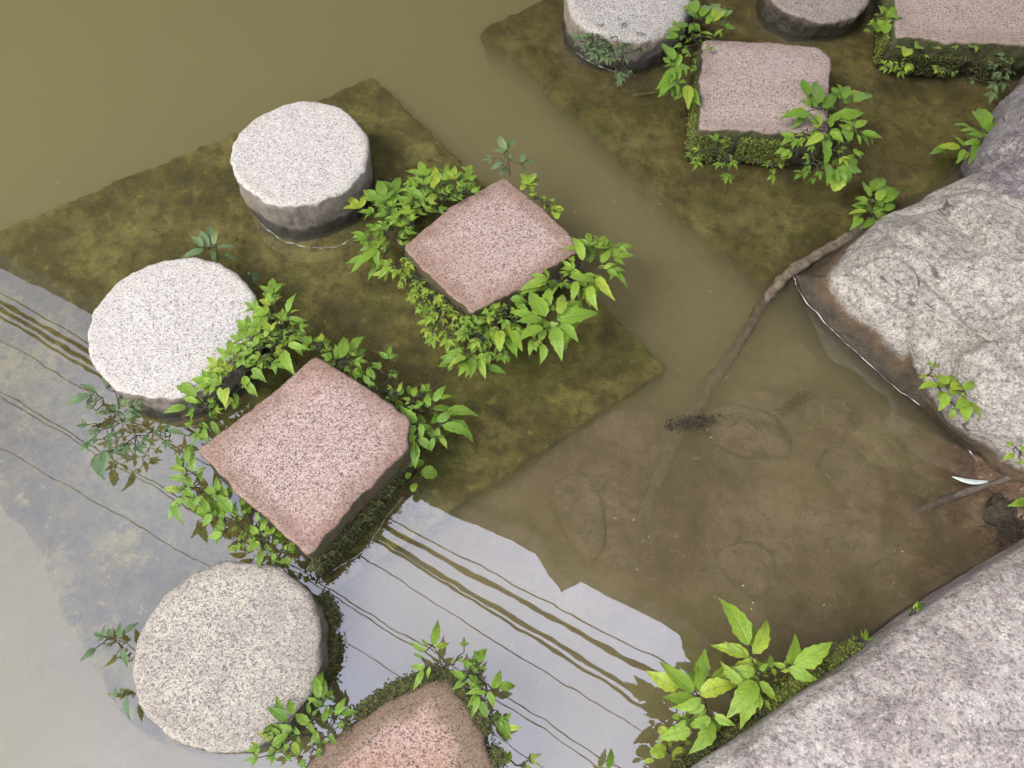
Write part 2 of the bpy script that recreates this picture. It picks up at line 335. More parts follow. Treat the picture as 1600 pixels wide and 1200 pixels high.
def block(name, outline, ztop, zbot, mat, parent=None, n=220, smooth=3, bevel=.012, taper=0.0, rough_side=.006, rough_top=.0015, edge=.004, rows=18, tops=16, seed=0.0, base_shift=(0, 0), ztilt=None, fray=1.0):
    """A solid stone: outline in plan, rounded rim, hewn side wall and a slightly uneven top, as one closed mesh."""
    ring = smooth_ring(resample(outline, n), smooth)
    cen = Vector((sum(p.x for p in ring) / n, sum(p.y for p in ring) / n))
    verts, faces = [], []
    def add_ring(scale_in, z, rs, sh=0.0):
        for i, p in enumerate(ring):
            d = p - cen; L = d.length; nrm = d / L
            q = p + Vector(base_shift) * sh - nrm * scale_in
            e = (fb((q.x, q.y, 0), 11, seed) * .35 + fb((q.x, q.y, 0), 40, seed) * .25) * edge
            w = Vector((q.x, q.y, z)); r = (fb(w, 30, seed) * .6 + fb(w, 9, seed + 3)) * rs
            q = q + nrm * (r + e)
            zz = z + (ztilt(q) if ztilt else 0) + fb(w, 22, seed + 9) * rough_top
            verts.append(Vector((q.x, q.y, zz)))
    levels = []
    for k in range(rows + 1):
        t = k / rows; z = zbot + (ztop - bevel - zbot) * t
        levels.append((taper * (1 - t), z, rough_side, 1 - t))
    for k in range(1, 6):
        a = k / 5 * math.pi / 2
        levels.append((bevel * (1 - math.cos(a)), ztop - bevel + bevel * math.sin(a), rough_side * (1 - k / 5) + .0006 * fray, 0))
    for l in levels: add_ring(*l)
    # top: concentric rings to the centre
    for k in range(1, tops):
        t = k / tops
        for p in ring:
            d = p - cen; q = cen + d * (1 - t) * (1 - bevel / d.length)
            w = Vector((q.x, q.y, ztop))
            verts.append(Vector((q.x, q.y, ztop + (ztilt(q) if ztilt else 0) + fb(w, 22, seed + 9) * rough_top + fb(w, 5, seed) * rough_top * 1.5)))
    verts.append(Vector((cen.x, cen.y, ztop + (ztilt(cen) if ztilt else 0)))); c = len(verts) - 1
    R = len(levels) + tops - 1; nl = len(levels)
    for k in range(R - 1):
        for i in range(n):
            j = (i + 1) % n; faces.append((k * n + i, k * n + j, (k + 1) * n + j, (k + 1) * n + i))
    for i in range(n): faces.append(((R - 1) * n + i, (R - 1) * n + (i + 1) % n, c))
    faces.append(tuple(reversed(range(n))))
    o = mesh_obj(name, verts, faces, mat, parent)
    ca = o.data.attributes.new('rim', 'FLOAT', 'POINT')          # how near a point lies to the stone's rim (wear and lichen gather there)
    ca.data.foreach_set('value', [1.0 if i < nl * n else max(0, 1 - (i // n - nl + 1) / tops) for i in range(len(verts))])
    return o

def tube(name, pts, rad, mat, parent=None, sides=8, wob=0.0, seed=0):
    v, f = tube_data(pts, rad, sides, wob, seed); return mesh_obj(name, v, f, mat, parent)
def tube_data(pts, rad, sides=6, wob=0.0, seed=0, off=0):
    v, f = [], []; n = len(pts)
    for i, p in enumerate(pts):
        t = (pts[min(i + 1, n - 1)] - pts[max(i - 1, 0)]).normalized()
        a = t.cross(Vector((0, 0, 1))); a = a.normalized() if a.length > 1e-4 else Vector((1, 0, 0)); b = a.cross(t)
        r = rad(i / (n - 1)) if callable(rad) else rad
        for k in range(sides):
            an = 2 * math.pi * k / sides
            d = a * math.cos(an) + b * math.sin(an); q = p + d * r
            if wob: q = q + d * fb(q, 25, seed) * wob
            v.append(q)
    for i in range(n - 1):
        for k in range(sides):
            l = (k + 1) % sides; f.append((off + i * sides + k, off + i * sides + l, off + (i + 1) * sides + l, off + (i + 1) * sides + k))
    f.append(tuple(off + k for k in reversed(range(sides)))); f.append(tuple(off + (n - 1) * sides + k for k in range(sides)))
    return v, f
def curve(pts, n=24):
    """Catmull-Rom through 3-D points."""
    P = [pts[0] * 2 - pts[1]] + list(pts) + [pts[-1] * 2 - pts[-2]]; out = []; S = len(pts) - 1
    for k in range(n):
        t = k / (n - 1) * S; i = min(int(t), S - 1); t -= i; a, b, c, d = P[i:i + 4]
        out.append(.5 * ((2 * b) + (c - a) * t + (2 * a - 5 * b + 4 * c - d) * t * t + (3 * b - a - 3 * c + d) * t ** 3))
    return out
def pix(pts, z): return [at(x, y, z) for x, y in pts]

# ------------------------------------------------------------------ ground, water, slabs
CP = [(0,0,-.8),(300,0,-.8),(600,0,-.75),(0,250,-.8),(300,150,-.75),(560,60,-.65),(700,30,-.6),(800,-60,-.6),
 (700,180,-.40),(780,220,-.33),(900,300,-.30),(1000,420,-.28),(1080,520,-.26),(1130,480,-.25),(1060,600,-.18),(20,850,-.20),(90,1000,-.20),(200,1160,-.20),(-70,900,-.45),(10,1060,-.5),(130,1210,-.5),(-150,700,-.4),
 (900,720,-.09),(1000,690,-.095),(1100,710,-.085),(1200,650,-.085),(1300,700,-.08),(1400,750,-.075),(1200,850,-.085),(1000,850,-.095),(1350,900,-.08),(1480,850,-.055),
 (1545,800,-.02),(1590,790,.02),(1640,770,.06),(1250,560,-.15),(1225,500,-.2),(1170,560,-.2),(800,800,-.10),
 (850,950,-.17),(700,1000,-.3),(900,1100,-.25),(1100,1100,-.16),(600,1000,-.35),(700,1150,-.35),
 (0,700,-1.0),(0,1000,-1.5),(100,1150,-1.5),(-200,800,-1.4),(250,1300,-1.1),(-500,300,-.9),(-300,1300,-1.6),
 (1700,500,.02),(1700,300,.0),(1750,1000,.06),(1600,1300,.06),(1300,150,-.14),(1500,150,-.12),(1200,0,-.16),(1400,-200,-.2),(1900,-100,.0),(1100,1400,-.1)]
CPW = [(at(x, y, z).xy, z) for x, y, z in CP]
def bed_z(x, y):
    p = Vector((x, y)); s = w = 0.0
    for q, z in CPW:
        d = (p - q).length_squared + 1e-4; k = 1 / (d * d); s += k * z; w += k
    return s / w
def axis(lo, hi, step, far):
    a = []; x = lo
    while x < hi: a.append(x); x += step
    pre = []; d = step * 2; x = lo - d
    while x > -far: pre.append(x); d *= 1.6; x -= d
    post = []; d = step * 2; x = hi + d
    while x < far: post.append(x); d *= 1.6; x += d
    return list(reversed(pre)) + a + post
xs = axis(-1.7, 2.1, .02, 40); ys = axis(-.4, 3.3, .02, 40)
vv = []
for y in ys:
    for x in xs:
        z = bed_z(x, y)
        amp = .011 if z > -.3 else .02
        z += fb((x, y, 0), 4.5, 2) * amp * 2.6 + abs(fb((x, y, 0), 9, 5)) * amp * 1.3
        vv.append((x, y, z))
nx = len(xs)
ff = [(j * nx + i, j * nx + i + 1, (j + 1) * nx + i + 1, (j + 1) * nx + i) for j in range(len(ys) - 1) for i in range(nx - 1)]
tag(mesh_obj('pond_bed', vv, ff, MAT['bed']), kind='structure')

E_ = 38.0
wv = [(-E_, -E_, -2.5), (E_, -E_, -2.5), (E_, E_, -2.5), (-E_, E_, -2.5), (-E_, -E_, 0), (E_, -E_, 0), (E_, E_, 0), (-E_, E_, 0)]
wf = [(0, 3, 2, 1), (4, 5, 6, 7), (0, 1, 5, 4), (1, 2, 6, 5), (2, 3, 7, 6), (3, 0, 4, 7)]
tag(mesh_obj('water', wv, wf, MAT['water'], smooth=False), kind='structure')

Z1, Z2 = -.034, -.027
s1 = [at(x, y, Z1).xy for x, y in [(585,117),(700,232),(850,382),(1043,575),(900,668),(740,775),(600,868),(480,950),(330,1180),(215,1150),(110,985),(35,820),(-250,560),(-330,490),(0,355),(300,234)]]
o = block('submerged_slab', s1, Z1, -.5, MAT['slab'], n=420, smooth=2, bevel=.015, taper=-.05, rough_side=.006, rough_top=.006, edge=.022, rows=14, tops=70, seed=1.3, fray=6)
tag(o, 'flat algae-brown underwater slab carrying the two pale round stones and two pink squares', 'stone slab')
s2 = [at(x, y, Z2).xy for x, y in [(748,45),(820,95),(870,150),(960,232),(1060,325),(1195,440),(1235,420),(1340,365),(1530,240),(1720,110),(1900,-250),(1500,-300),(1050,-100)]]
o = block('submerged_slab', s2, Z2, -.20, MAT['slabfar'], n=420, smooth=2, bevel=.03, taper=.02, rough_side=.008, rough_top=.006, edge=.022, rows=14, tops=70, seed=5.1, fray=6)
tag(o, 'muddy brown underwater slab beneath the mauve square stones, meeting the boulder', 'stone slab')

# ------------------------------------------------------------------ stepping stones
def moss_tufts(name, path, n, mat, parent, size=.0042, spread=.012, drop=.04, seed=0, up=.004):
    """Cushion moss: a carpet of tiny three-sided sprigs along a path on the stone."""
    r = random.Random(seed); v, f = [], []
    P = curve(path, 60)
    for _ in range(int(n * 2.2)):
        t = r.random() * (len(P) - 1); i = int(t); p = P[i].lerp(P[min(i + 1, len(P) - 1)], t - i)
        if fb(p, 24, seed) < -.18: continue
        p = p + Vector((r.gauss(0, spread), r.gauss(0, spread), up - r.random() * drop))
        s = size * r.uniform(.5, 1.4)
        for k in range(3):
            a = r.random() * 6.28; d = Vector((math.cos(a), math.sin(a), r.uniform(.1, 1.1))).normalized()
            e = Vector((-math.sin(a), math.cos(a), r.uniform(-.3, .3))) * s * .45
            b = len(v); v += [p - e * .4, p + d * s * .5 - e, p + d * s, p + d * s * .5 + e]; f.append((b, b + 1, b + 2, b + 3))
    o = mesh_obj(name, v, f, mat, parent, smooth=False); o['kind'] = 'stuff'; return o

def waterline_glint(parent, pts, r=.0012, seed=0):  # thin pale tube painting the sky's reflection along the waterline
    P = curve([at(x, y, .0015) for x, y in pts], 70)
    P = [p + Vector((fb(p, 30, seed), fb(p, 30, seed + 4), 0)) * .004 for p in P]
    return tube('glint_line', P, lambda t: r * max(.12, .35 + 1.5 * noise.noise(Vector((t * 14, seed, 3))) + .7 * noise.noise(Vector((t * 45, seed, 7)))), MAT['waterline_glint'], parent, sides=5)

def ellipse_fit(px):
    return px
def stone(name, px, h, zbot, mat, label, cat, group, **kw):
    pts = [at(x, y, h).xy for x, y in px]
    if name == 'round_stone':
        q = resample(pts, 80); c0 = sum(q, Vector((0, 0))) / 80; r0 = sum((p - c0).length for p in q) / 80
        pts = [c0 + (p - c0).lerp((p - c0).normalized() * r0, .62) for p in q]
    cen = sum(pts, Vector((0, 0))) / len(pts)
    root = empty(name, (cen.x, cen.y, zbot)); tag(root, label, cat, group)
    block('block', pts, h, zbot, mat, root, **kw)
    return root
GR, GS = 'round stepping stones', 'square stepping stones'
R1 = stone('round_stone', [(352,247),(364,214),(405,184),(465,154),(500,154),(532,163),(560,187),(577,217),(580,244),(572,266),(525,300),(469,319),(424,320),(394,303),(367,277)], .15, -.12, MAT['white'],
  'tallest white granite round stone, standing clear of plants with dark wet foot', 'stepping stone', GR, n=260, smooth=26, bevel=.014, taper=.008, rough_side=.008, edge=.006, seed=2.2)
waterline_glint(R1, [(405,348),(440,374),(490,387),(530,383),(562,366)], seed=1)
R2 = stone('round_stone', [(127,530),(136,498),(150,472),(187,436),(225,416),(262,407),(300,404),(340,411),(366,424),(394,447),(407,477),(404,510),(385,550),(350,588),(319,608),(280,620),(244,622),(187,609),(150,582),(133,556)], .105, -.12, MAT['white'],
  'brightest white granite round stone, beside the pink square with shrubby twigs below', 'stepping stone', GR, n=260, smooth=26, bevel=.012, taper=-.006, rough_side=.008, edge=.005, seed=7.7)
R3 = stone('round_stone', [(201,1035),(203,1010),(212,990),(240,941),(268,912),(300,894),(335,880),(367,876),(400,880),(431,889),(458,905),(480,926),(497,955),(505,985),(506,1020),(500,1055),(484,1087),(460,1125),(431,1155),(395,1173),(356,1178),(325,1175),(300,1166),(270,1150),(244,1130),(222,1110),(208,1080)], .10, -.4, MAT['beige'],
  'weathered beige round stone with a dark grey patch on its left rim', 'stepping stone', GR, n=280, smooth=26, bevel=.016, taper=.004, rough_side=.008, edge=.005, seed=11.1)
waterline_glint(R3, [(512,925),(524,950),(527,985),(522,1040)], seed=3, r=.0012)
moss_tufts('moss', pix([(505,930),(520,975),(520,1020),(508,1060)], .03), 1500, MAT['mossdark'], R3, spread=.008, seed=5)
R4 = stone('round_stone', [(889,-10),(891,18),(905,42),(935,60),(975,70),(1010,66),(1045,52),(1068,28),(1078,0),(1074,-35),(1050,-70),(1000,-92),(950,-88),(910,-60)], .12, -.12, MAT['cream'],
  'cream round stone at the top edge with feathery pale plants on its front', 'stepping stone', GR, n=240, smooth=26, bevel=.03, taper=.0, rough_side=.009, edge=.005, seed=13.1)
waterline_glint(R4, [(900,82),(925,98),(960,112),(985,115)], seed=6, r=.0012)
R5 = stone('round_stone', [(1190,-20),(1196,5),(1215,20),(1250,28),(1290,30),(1330,22),(1358,5),(1365,-25),(1345,-70),(1290,-90),(1225,-75)], .075, -.12, MAT['brownpost'],
  'low brown round stone cut by the top edge, between the mauve squares', 'stepping stone', GR, n=200, smooth=26, bevel=.018, taper=-.004, rough_side=.008, edge=.005, seed=17.1)
waterline_glint(R5, [(1205,28),(1235,42),(1270,47),(1310,42)], seed=8, r=.0012)

def sq(c, k=5): return [Vector(c[i]).lerp(Vector(c[(i + 1) % len(c)]), t / k) for i in range(len(c)) for t in range(k)]
A = stone('square_stone', sq([(492,555),(560,592),(643,655),(638,700),(480,866),(385,780),(304,703),(390,640)]), .165, -.12, MAT['pink'],
  'large pink granite square with a bare mossy side facing the sky reflection', 'stepping stone', GS, n=300, smooth=4, bevel=.010, taper=-.004, rough_side=.007, edge=.005, seed=21.1)
waterline_glint(A, [(506,897),(545,877),(572,855),(600,812),(630,775)], seed=9)
moss_tufts('moss', pix([(488,882),(540,835),(600,770),(636,700)], .10), 2600, MAT['mossdark'], A, spread=.006, drop=.11, seed=2)
B = stone('square_stone', sq([(787,275),(850,325),(910,387),(830,440),(737,489),(685,445),(630,385),(700,325)]), .135, -.12, MAT['pink'],
  'pink granite square ringed all round by leafy plants, in the middle', 'stepping stone', GS, n=300, smooth=4, bevel=.010, taper=-.004, rough_side=.007, edge=.005, seed=23.4)
C = stone('square_stone', sq([(1098,60),(1200,64),(1280,72),(1300,90),(1298,150),(1297,212),(1240,206),(1160,202),(1092,201),(1094,130)]), .13, -.12, MAT['mauve'],
  'mauve granite square with yellow-green moss sides and a big leafy plant at its corner', 'stepping stone', GS, n=300, smooth=4, bevel=.014, taper=-.012, rough_side=.008, edge=.005, seed=27.4)
moss_tufts('moss', pix([(1092,120),(1090,160),(1086,205)], .10), 1800, MAT['moss'], C, spread=.007, drop=.09, seed=3)
moss_tufts('moss', pix([(1086,212),(1130,218),(1180,220),(1240,226)], .10), 2600, MAT['moss'], C, spread=.006, drop=.10, seed=4)
D = stone('square_stone', sq([(1397,-40),(1398,20),(1400,56),(1470,62),(1560,66),(1640,70),(1650,0),(1645,-80),(1500,-90),(1400,-90)]), .13, -.12, MAT['mauve'],
  'mauve granite square in the top right corner with dark green moss front', 'stepping stone', GS, n=280, smooth=4, bevel=.016, taper=-.012, rough_side=.008, edge=.005, seed=31.4)
moss_tufts('moss', pix([(1390,0),(1388,40),(1385,70)], .10), 1300, MAT['moss'], D, spread=.006, drop=.09, seed=6)
moss_tufts('moss', pix([(1388,80),(1440,88),(1510,92),(1590,98)], .085), 3000, MAT['mossdark'], D, spread=.007, drop=.08, seed=7)
E0 = stone('square_stone', sq([(690,1052),(735,1100),(762,1150),(790,1230),(640,1330),(450,1240),(480,1190),(545,1135),(600,1090)]), .125, -.42, MAT['pinkmoss'],
  'pink granite square with moss-edged rim, cut by the bottom edge', 'stepping stone', GS, n=300, smooth=5, bevel=.022, taper=-.006, rough_side=.008, edge=.006, seed=37.4, ztilt=lambda q: -.0)
moss_tufts('moss', pix([(530,1138),(590,1092),(650,1062),(690,1050)], .125), 2600, MAT['mossdark'], E0, spread=.007, drop=.02, seed=8)
moss_tufts('moss', pix([(692,1050),(738,1100),(765,1150),(785,1210)], .125), 2600, MAT['mossdark'], E0, spread=.007, drop=.03, seed=9)

# ------------------------------------------------------------------ boulders on the bank
def boulder(name, rings, mat, label, cat, n=260, sub=9, disp=.012, seed=0.0, cracks=(), centre=None, ledge=1.0):
    """Lofts through closed rings (lists of 3-D points, lowest first) to a centre, then roughens along the normal."""
    def rs(r):
        m_ = len(r); L = [(r[(i + 1) % m_] - r[i]).length for i in range(m_)]; tot = sum(L); out = []
        for k in range(n):
            d = tot * k / n; i = 0
            while i < m_ - 1 and d > L[i]: d -= L[i]; i += 1
            out.append(r[i].lerp(r[(i + 1) % m_], d / L[i]))
        return out
    RR = [rs(r) for r in rings]; RR.append([centre] * n)
    rows = []
    for k in range(len(RR) - 1):
        s_ = sub if k < len(RR) - 2 else sub * 4
        for q in range(s_):
            t = q / s_; rows.append([a.lerp(b, t) for a, b in zip(RR[k], RR[k + 1])])
    for _ in range(1 if ledge else 3):
        rows = [[(row[i - 1] + row[i] * 2 + row[(i + 1) % n]) / 4 for i in range(n)] for row in rows]
        rows = [rows[0]] + [[(rows[k - 1][i] + rows[k][i] * 2 + rows[k + 1][i]) / 4 for i in range(n)] for k in range(1, len(rows) - 1)] + [rows[-1]]
    v = [p for r in rows for p in r]; v.append(centre.copy()); c = len(v) - 1
    f = [(k * n + i, k * n + (i + 1) % n, (k + 1) * n + (i + 1) % n, (k + 1) * n + i) for k in range(len(rows) - 1) for i in range(n)]
    f += [((len(rows) - 1) * n + i, (len(rows) - 1) * n + (i + 1) % n, c) for i in range(n)]
    f.append(tuple(reversed(range(n))))
    o = mesh_obj(name, v, f, mat)
    me = o.data
    nr = [x.normal.copy() for x in me.vertices]
    fr_ = random.Random(int(seed * 10)); SX, SY = STRIKE.xy, Vector((-STRIKE.y, STRIKE.x)); fac_ = []
    for _ in range(46):                       # flat split faces: each seed owns a tilted plane
        q_ = centre.xy + SX * fr_.uniform(-.8, .8) + SY * fr_.uniform(-.6, .6)
        fac_.append((q_, fr_.uniform(-.14, .14), fr_.uniform(-.20, .20), fr_.uniform(-.012, .012)))
    for x, nn in zip(me.vertices, nr):
        p = x.co
        d = fb(p, 3.2, seed) * disp * 1.3 + fb(p, 10, seed + 2) * disp * .35 + noise.noise(p * 40) * disp * .06
        if ledge:
            pw = p.xy + Vector((fb(p, 6, seed), fb(p, 6, seed + 4))) * .02
            ds = sorted(((pw - f_[0]).dot(SX) ** 2 * .35 + (pw - f_[0]).dot(SY) ** 2, i_) for i_, f_ in enumerate(fac_))[:2]
            hh = []
            for dq, i_ in ds:
                f_ = fac_[i_]; r_ = pw - f_[0]; hh.append(f_[3] + f_[1] * r_.dot(SX) + f_[2] * r_.dot(SY))
            k_ = min(1, (math.sqrt(ds[1][0]) - math.sqrt(ds[0][0])) / .02)
            d = d * .45 + (hh[0] * (.5 + .5 * k_) + hh[1] * (.5 - .5 * k_)) * min(1, max(0, (p.z + .02) * 9))
        # ledges: terraced noise like split stone
        e = (p.dot(Vector((-STRIKE.y, STRIKE.x, .8))) + fb(p, 2.5, seed + 8) * .035) / .085
        e -= math.floor(e); d += (e ** 3) * disp * .55 * max(0, min(1, (p.z - .08) * 9)) * ledge * .4
        for path, w, dep in cracks:
            dm = min(seg_dist(p, path[i], path[i + 1]) for i in range(len(path) - 1)) if True else 0
            dm += abs(fb(p, 18, seed)) * w * .8
            if dm < w * 3: d -= dep * math.exp(-(dm / w) ** 2)
        x.co = p + nn * d
    me.update()
    tag(o, label, cat); return o
def seg_dist(p, a, b):
    ab = (b - a).xy; t = max(0, min(1, (p - a).xy.dot(ab) / max(1e-9, ab.length_squared))); return ((p - a).xy - ab * t).length

wl = [(1238,428),(1252,460),(1290,505),(1340,552),(1400,606),(1450,642),(1500,690),(1556,746)]
low = pix(wl, -.0) + [at(1680,860,0), at(1950,900,0), at(2050,500,0), at(1800,150,0), at(1560,245,0), at(1430,318,0), at(1330,378,0)]
edge = pix([(1290,426),(1308,457),(1352,496),(1400,533),(1449,566),(1475,620),(1520,668),(1585,706)], .11) + [at(1690,770,.11), at(1930,860,.12), at(2030,500,.12), at(1800,200,.12), at(1535,262,.12), at(1440,303,.12), at(1340,366,.11)]
deep = [Vector((p.x, p.y, -.3)) for p in low]; cen = sum(low, Vector()) / len(low)
deep = [p + (Vector((cen.x, cen.y, -.3)) - p) * -.09 for p in deep]
top = [p.lerp(Vector((cen.x, cen.y, .2)), .22) + Vector((0, 0, .10)) for p in edge]
crk = [(pix([(1318,412),(1360,455),(1415,498),(1440,535),(1458,560)], .17), .006, .022),
       (pix([(1350,392),(1400,415),(1440,455),(1490,500),(1540,545)], .2), .008, .020),
       (pix([(1500,275),(1520,310),(1540,335),(1600,380)], .2), .008, .030),
       (pix([(1440,300),(1470,330),(1500,345),(1520,380)], .2), .006, .012),
       (pix([(1460,600),(1510,640),(1600,690)], .17), .010, .012)]
BO = boulder('boulder', [deep, low, edge, top], MAT['boulder'], 'pale grey split boulder with rust-brown wet foot at the right of the water', 'boulder', n=420, sub=14, disp=.012, seed=3.3, cracks=crk, centre=Vector((cen.x + .1, cen.y, .36)))
waterline_glint(BO, wl, r=.0018, seed=12)
BO.children[0].matrix_parent_inverse = Matrix()

low = pix([(1500,262),(1522,222),(1552,178),(1580,140),(1640,80)], 0) + [at(1900,40,0), at(2000,350,0), at(1700,430,0), at(1560,380,0), at(1520,310,0)]
edge = pix([(1519,258),(1534,222),(1560,182),(1586,145),(1650,90)], .2) + [at(1890,60,.2), at(1990,330,.22), at(1700,420,.24), at(1568,366,.24), at(1526,315,.22)]
deep = [Vector((p.x, p.y, -.2)) for p in low]; cen = sum(low, Vector()) / len(low)
top = [p.lerp(Vector((cen.x, cen.y, .25)), .25) + Vector((0, 0, .10)) for p in edge]
boulder('boulder', [deep, low, edge, top], MAT['purple'], 'purplish grey boulder above the pale split one at the right edge', 'boulder', n=260, sub=10, disp=.020, seed=8.8, centre=Vector((cen.x, cen.y, .42)),
        cracks=[(pix([(1535,255),(1560,300),(1600,330)], .3), .006, .014)])

gl_ = [(1040,1225),(1120,1160),(1210,1096),(1280,1048),(1345,1006),(1400,965),(1480,912),(1600,840)]
low = pix(gl_, 0) + [at(1760,720,0), at(2100,760,0), at(2100,1500,0), at(1500,1750,0), at(950,1400,0)]
edge = pix([(1062,1208),(1130,1166),(1215,1108),(1285,1060),(1350,1016),(1408,972),(1490,920),(1610,850)], .20) + [at(1760,750,.2), at(2050,800,.2), at(2050,1450,.2), at(1480,1650,.2), at(960,1350,.2)]
edge2 = pix([(1090,1216),(1150,1180),(1235,1122),(1300,1078),(1365,1034),(1425,990),(1505,938),(1622,868)], .235) + [at(1770,780,.235), at(2020,830,.235), at(2020,1420,.235), at(1470,1600,.235), at(1000,1330,.235)]
deep = [Vector((p.x, p.y, -.35)) for p in low]; cen = sum(edge, Vector()) / len(edge)
G_ = boulder('bank_stone', [deep, low, edge, edge2], MAT['bank'], 'mottled grey stone block with flat top filling the lower right corner', 'boulder', n=420, sub=12, disp=.0055, seed=12.8, ledge=0, centre=Vector((cen.x, cen.y, .27)))
for k, pth in enumerate([[(1060,1206),(1100,1176),(1150,1145),(1200,1105)], [(1200,1105),(1240,1072),(1280,1050),(1340,1008)]]):
    mo = moss_tufts('moss', pix(pth, .15), 3200, MAT['moss'] if k else MAT['mossdark'], None, spread=.009, drop=.05, seed=20 + k); mo.parent = G_

# dark wet rocks where the two bank stones meet
def pebble(name, px, py, z, rx, ry, rz, ang, mat, label, cat, group=None, seed=0.0, amp=.25, kind=None):
    c = at(px, py, z); bm = bmesh.new(); bmesh.ops.create_icosphere(bm, subdivisions=4, radius=1)
    ca, sa = math.cos(ang), math.sin(ang)
    for v in bm.verts:
        p = v.co; k = 1 + fb(p, 1.1, seed) * amp + fb(p, 3.5, seed) * amp * .25
        p = p * k; p.z = p.z if p.z < .5 else .5 + (p.z - .5) * .5
        x, y = p.x * rx, p.y * ry; v.co = Vector((c.x + ca * x - sa * y, c.y + sa * x + ca * y, c.z + p.z * rz))
    me = bpy.data.meshes.new(name); bm.to_mesh(me); bm.free(); me.materials.append(mat)
    me.polygons.foreach_set('use_smooth', [True] * len(me.polygons))
    o = bpy.data.objects.new(name, me); COL.objects.link(o); tag(o, label, cat, group, kind); return o
pebble('wet_rock', 1600, 800, .0, .10, .06, .03, .4, MAT['darkrock'], 'dark wet rock in the gap between the two bank boulders', 'rock', seed=3.1, amp=.4)
SUBG = 'stones lying under the shallow water'
for i, (px, py, rx, ry, rz, a, lab) in enumerate([
    (1170, 885, .088, .066, .036, -.3, 'smooth oval stone underwater, near the tall leafy plant'),
    (1165, 675, .13, .075, .045, -.25, 'long flat stone underwater, right of the sunken log'),
    (1096, 768, .045, .036, .022, .2, 'small roundish stone underwater, right of the sunken log foot'),
    (905, 800, .075, .12, .040, .25, 'silted hump of stone underwater below the slab edge'),
    (1290, 645, .075, .055, .025, .6, 'faint flat stone underwater below the boulder foot'),
    (1350, 850, .10, .06, .025, .2, 'dim broad stone underwater beside the sunken stick'),
    (1330, 735, .09, .07, .02, -.5, 'buried brown stone underwater in the middle of the shallows'),
    (1112, 626, .018, .018, .018, 0, 'tiny dark stone underwater touching the sunken log')]):
    w = at(px, py, -.11)
    pebble('underwater_stone', px, py, bed_z(w.x, w.y) + (.004, .010, .0, .008, .004, .0, .002, .01)[i], rx, ry, rz, a, MAT['cobble'], lab, 'stone', SUBG, seed=i * 2.7 + 1, amp=.2)

# ------------------------------------------------------------------ log, sticks, floating things
low_ = []
for px_, py_ in [(1095,622),(1052,690),(1012,790),(985,890)]:
    p_ = at(px_, py_, -.09); p_.z = bed_z(p_.x, p_.y) + .004; low_.append(p_)
low_[0].z = -.085
P = curve([at(1372,343,.006), at(1310,382,.006), at(1240,420,.004), at(1200,466,-.012), at(1150,543,-.05)] + low_, 110)
lg = tube('sunken_log', P, lambda t: (.016 if t < .55 else .020) * (1 + .06 * math.sin(t * 23)), MAT['log'], sides=24, wob=.013, seed=4)
tag(lg, 'half-sunken brown log sliding from the slab corner into deeper water', 'log')
P = curve([at(1640,728,.055), at(1590,742,.035), at(1552,755,.015), at(1505,770,-.004), at(1445,793,-.03), at(1385,818,-.12)], 40)
tag(tube('stick', P, lambda t: .0085 + .002 * math.sin(t * 12), MAT['greystick'], sides=10, wob=.005, seed=9), 'grey stick dipping into the water at the right edge', 'stick')
def blade(name, a, b, w, mat, label, cat, bend=.1):
    d = (b - a); L = d.length; s_ = d.cross(Vector((0, 0, 1))).normalized(); v, f = [], []
    for i in range(13):
        t = i / 12; c = a + d * t + s_ * math.sin(t * math.pi) * L * bend + Vector((0, 0, .001 + .004 * math.sin(t * 3.1)))
        ww = w * math.sin(math.pi * min(1, t * .96 + .03)) ** .8 * .5
        v += [c - s_ * ww + Vector((0, 0, .001)), c, c + s_ * ww + Vector((0, 0, .001))]
    for i in range(12):
        for k in range(2): f.append((i * 3 + k, i * 3 + k + 1, i * 3 + k + 4, i * 3 + k + 3))
    o = mesh_obj(name, v, f, mat); mdf = o.modifiers.new('thick', 'SOLIDIFY'); mdf.thickness = .0006; tag(o, label, cat); return o
blade('willow_leaf', at(1487,745,.006), at(1545,752,.010), .014, MAT['bleached'], 'pale narrow leaf left of the grey stick', 'leaf')
blade('willow_leaf', at(1530,755,.004), at(1582,768,.004), .016, MAT['bleached'], 'pale narrow leaf poking out below the grey stick', 'leaf', -.1)
blade('sunken_leaf', at(104,433,-.044), at(152,396,-.044), .014, MAT['yellow'], 'yellowish narrow leaf lying on the slab at the left', 'leaf', .12)
blade('sunken_leaf', at(985,149,-.03), at(1030,143,-.02), .016, MAT['yellow'], 'yellow-green leaf floating between cream round stone and mossy square', 'leaf', .05)
def litter(name, px, py, z, rx, ry, ang, n, label, seed):
    r = random.Random(seed); v, f = [], []; c = at(px, py, z)
    for _ in range(n):
        a, b = r.gauss(0, .5), r.gauss(0, .5)
        p = c + Vector((math.cos(ang) * a * rx - math.sin(ang) * b * ry, math.sin(ang) * a * rx + math.cos(ang) * b * ry, r.uniform(0, .004)))
        t = r.random() * 6.28; L = r.uniform(.004, .014); d = Vector((math.cos(t), math.sin(t), r.uniform(-.3, .3))) * L
        q, g_ = tube_data([p - d, p + d * .2, p + d], r.uniform(.0006, .0018), 4, off=len(v)); v += q; f += g_
    o = mesh_obj(name, v, f, MAT['debris']); tag(o, label, 'debris'); return o
litter('debris_clump', 1080, 660, .0, .06, .016, .25, 170, 'dark floating raft of plant bits over the sunken log', 1)
litter('debris_clump', 1243, 628, -.07, .045, .014, .75, 130, 'dark drowned plant bits in the middle of the shallows', 2)
litter('debris_clump', 1582, 830, .022, .05, .03, .5, 300, 'dark twiggy litter in the corner between the bank boulders', 3)
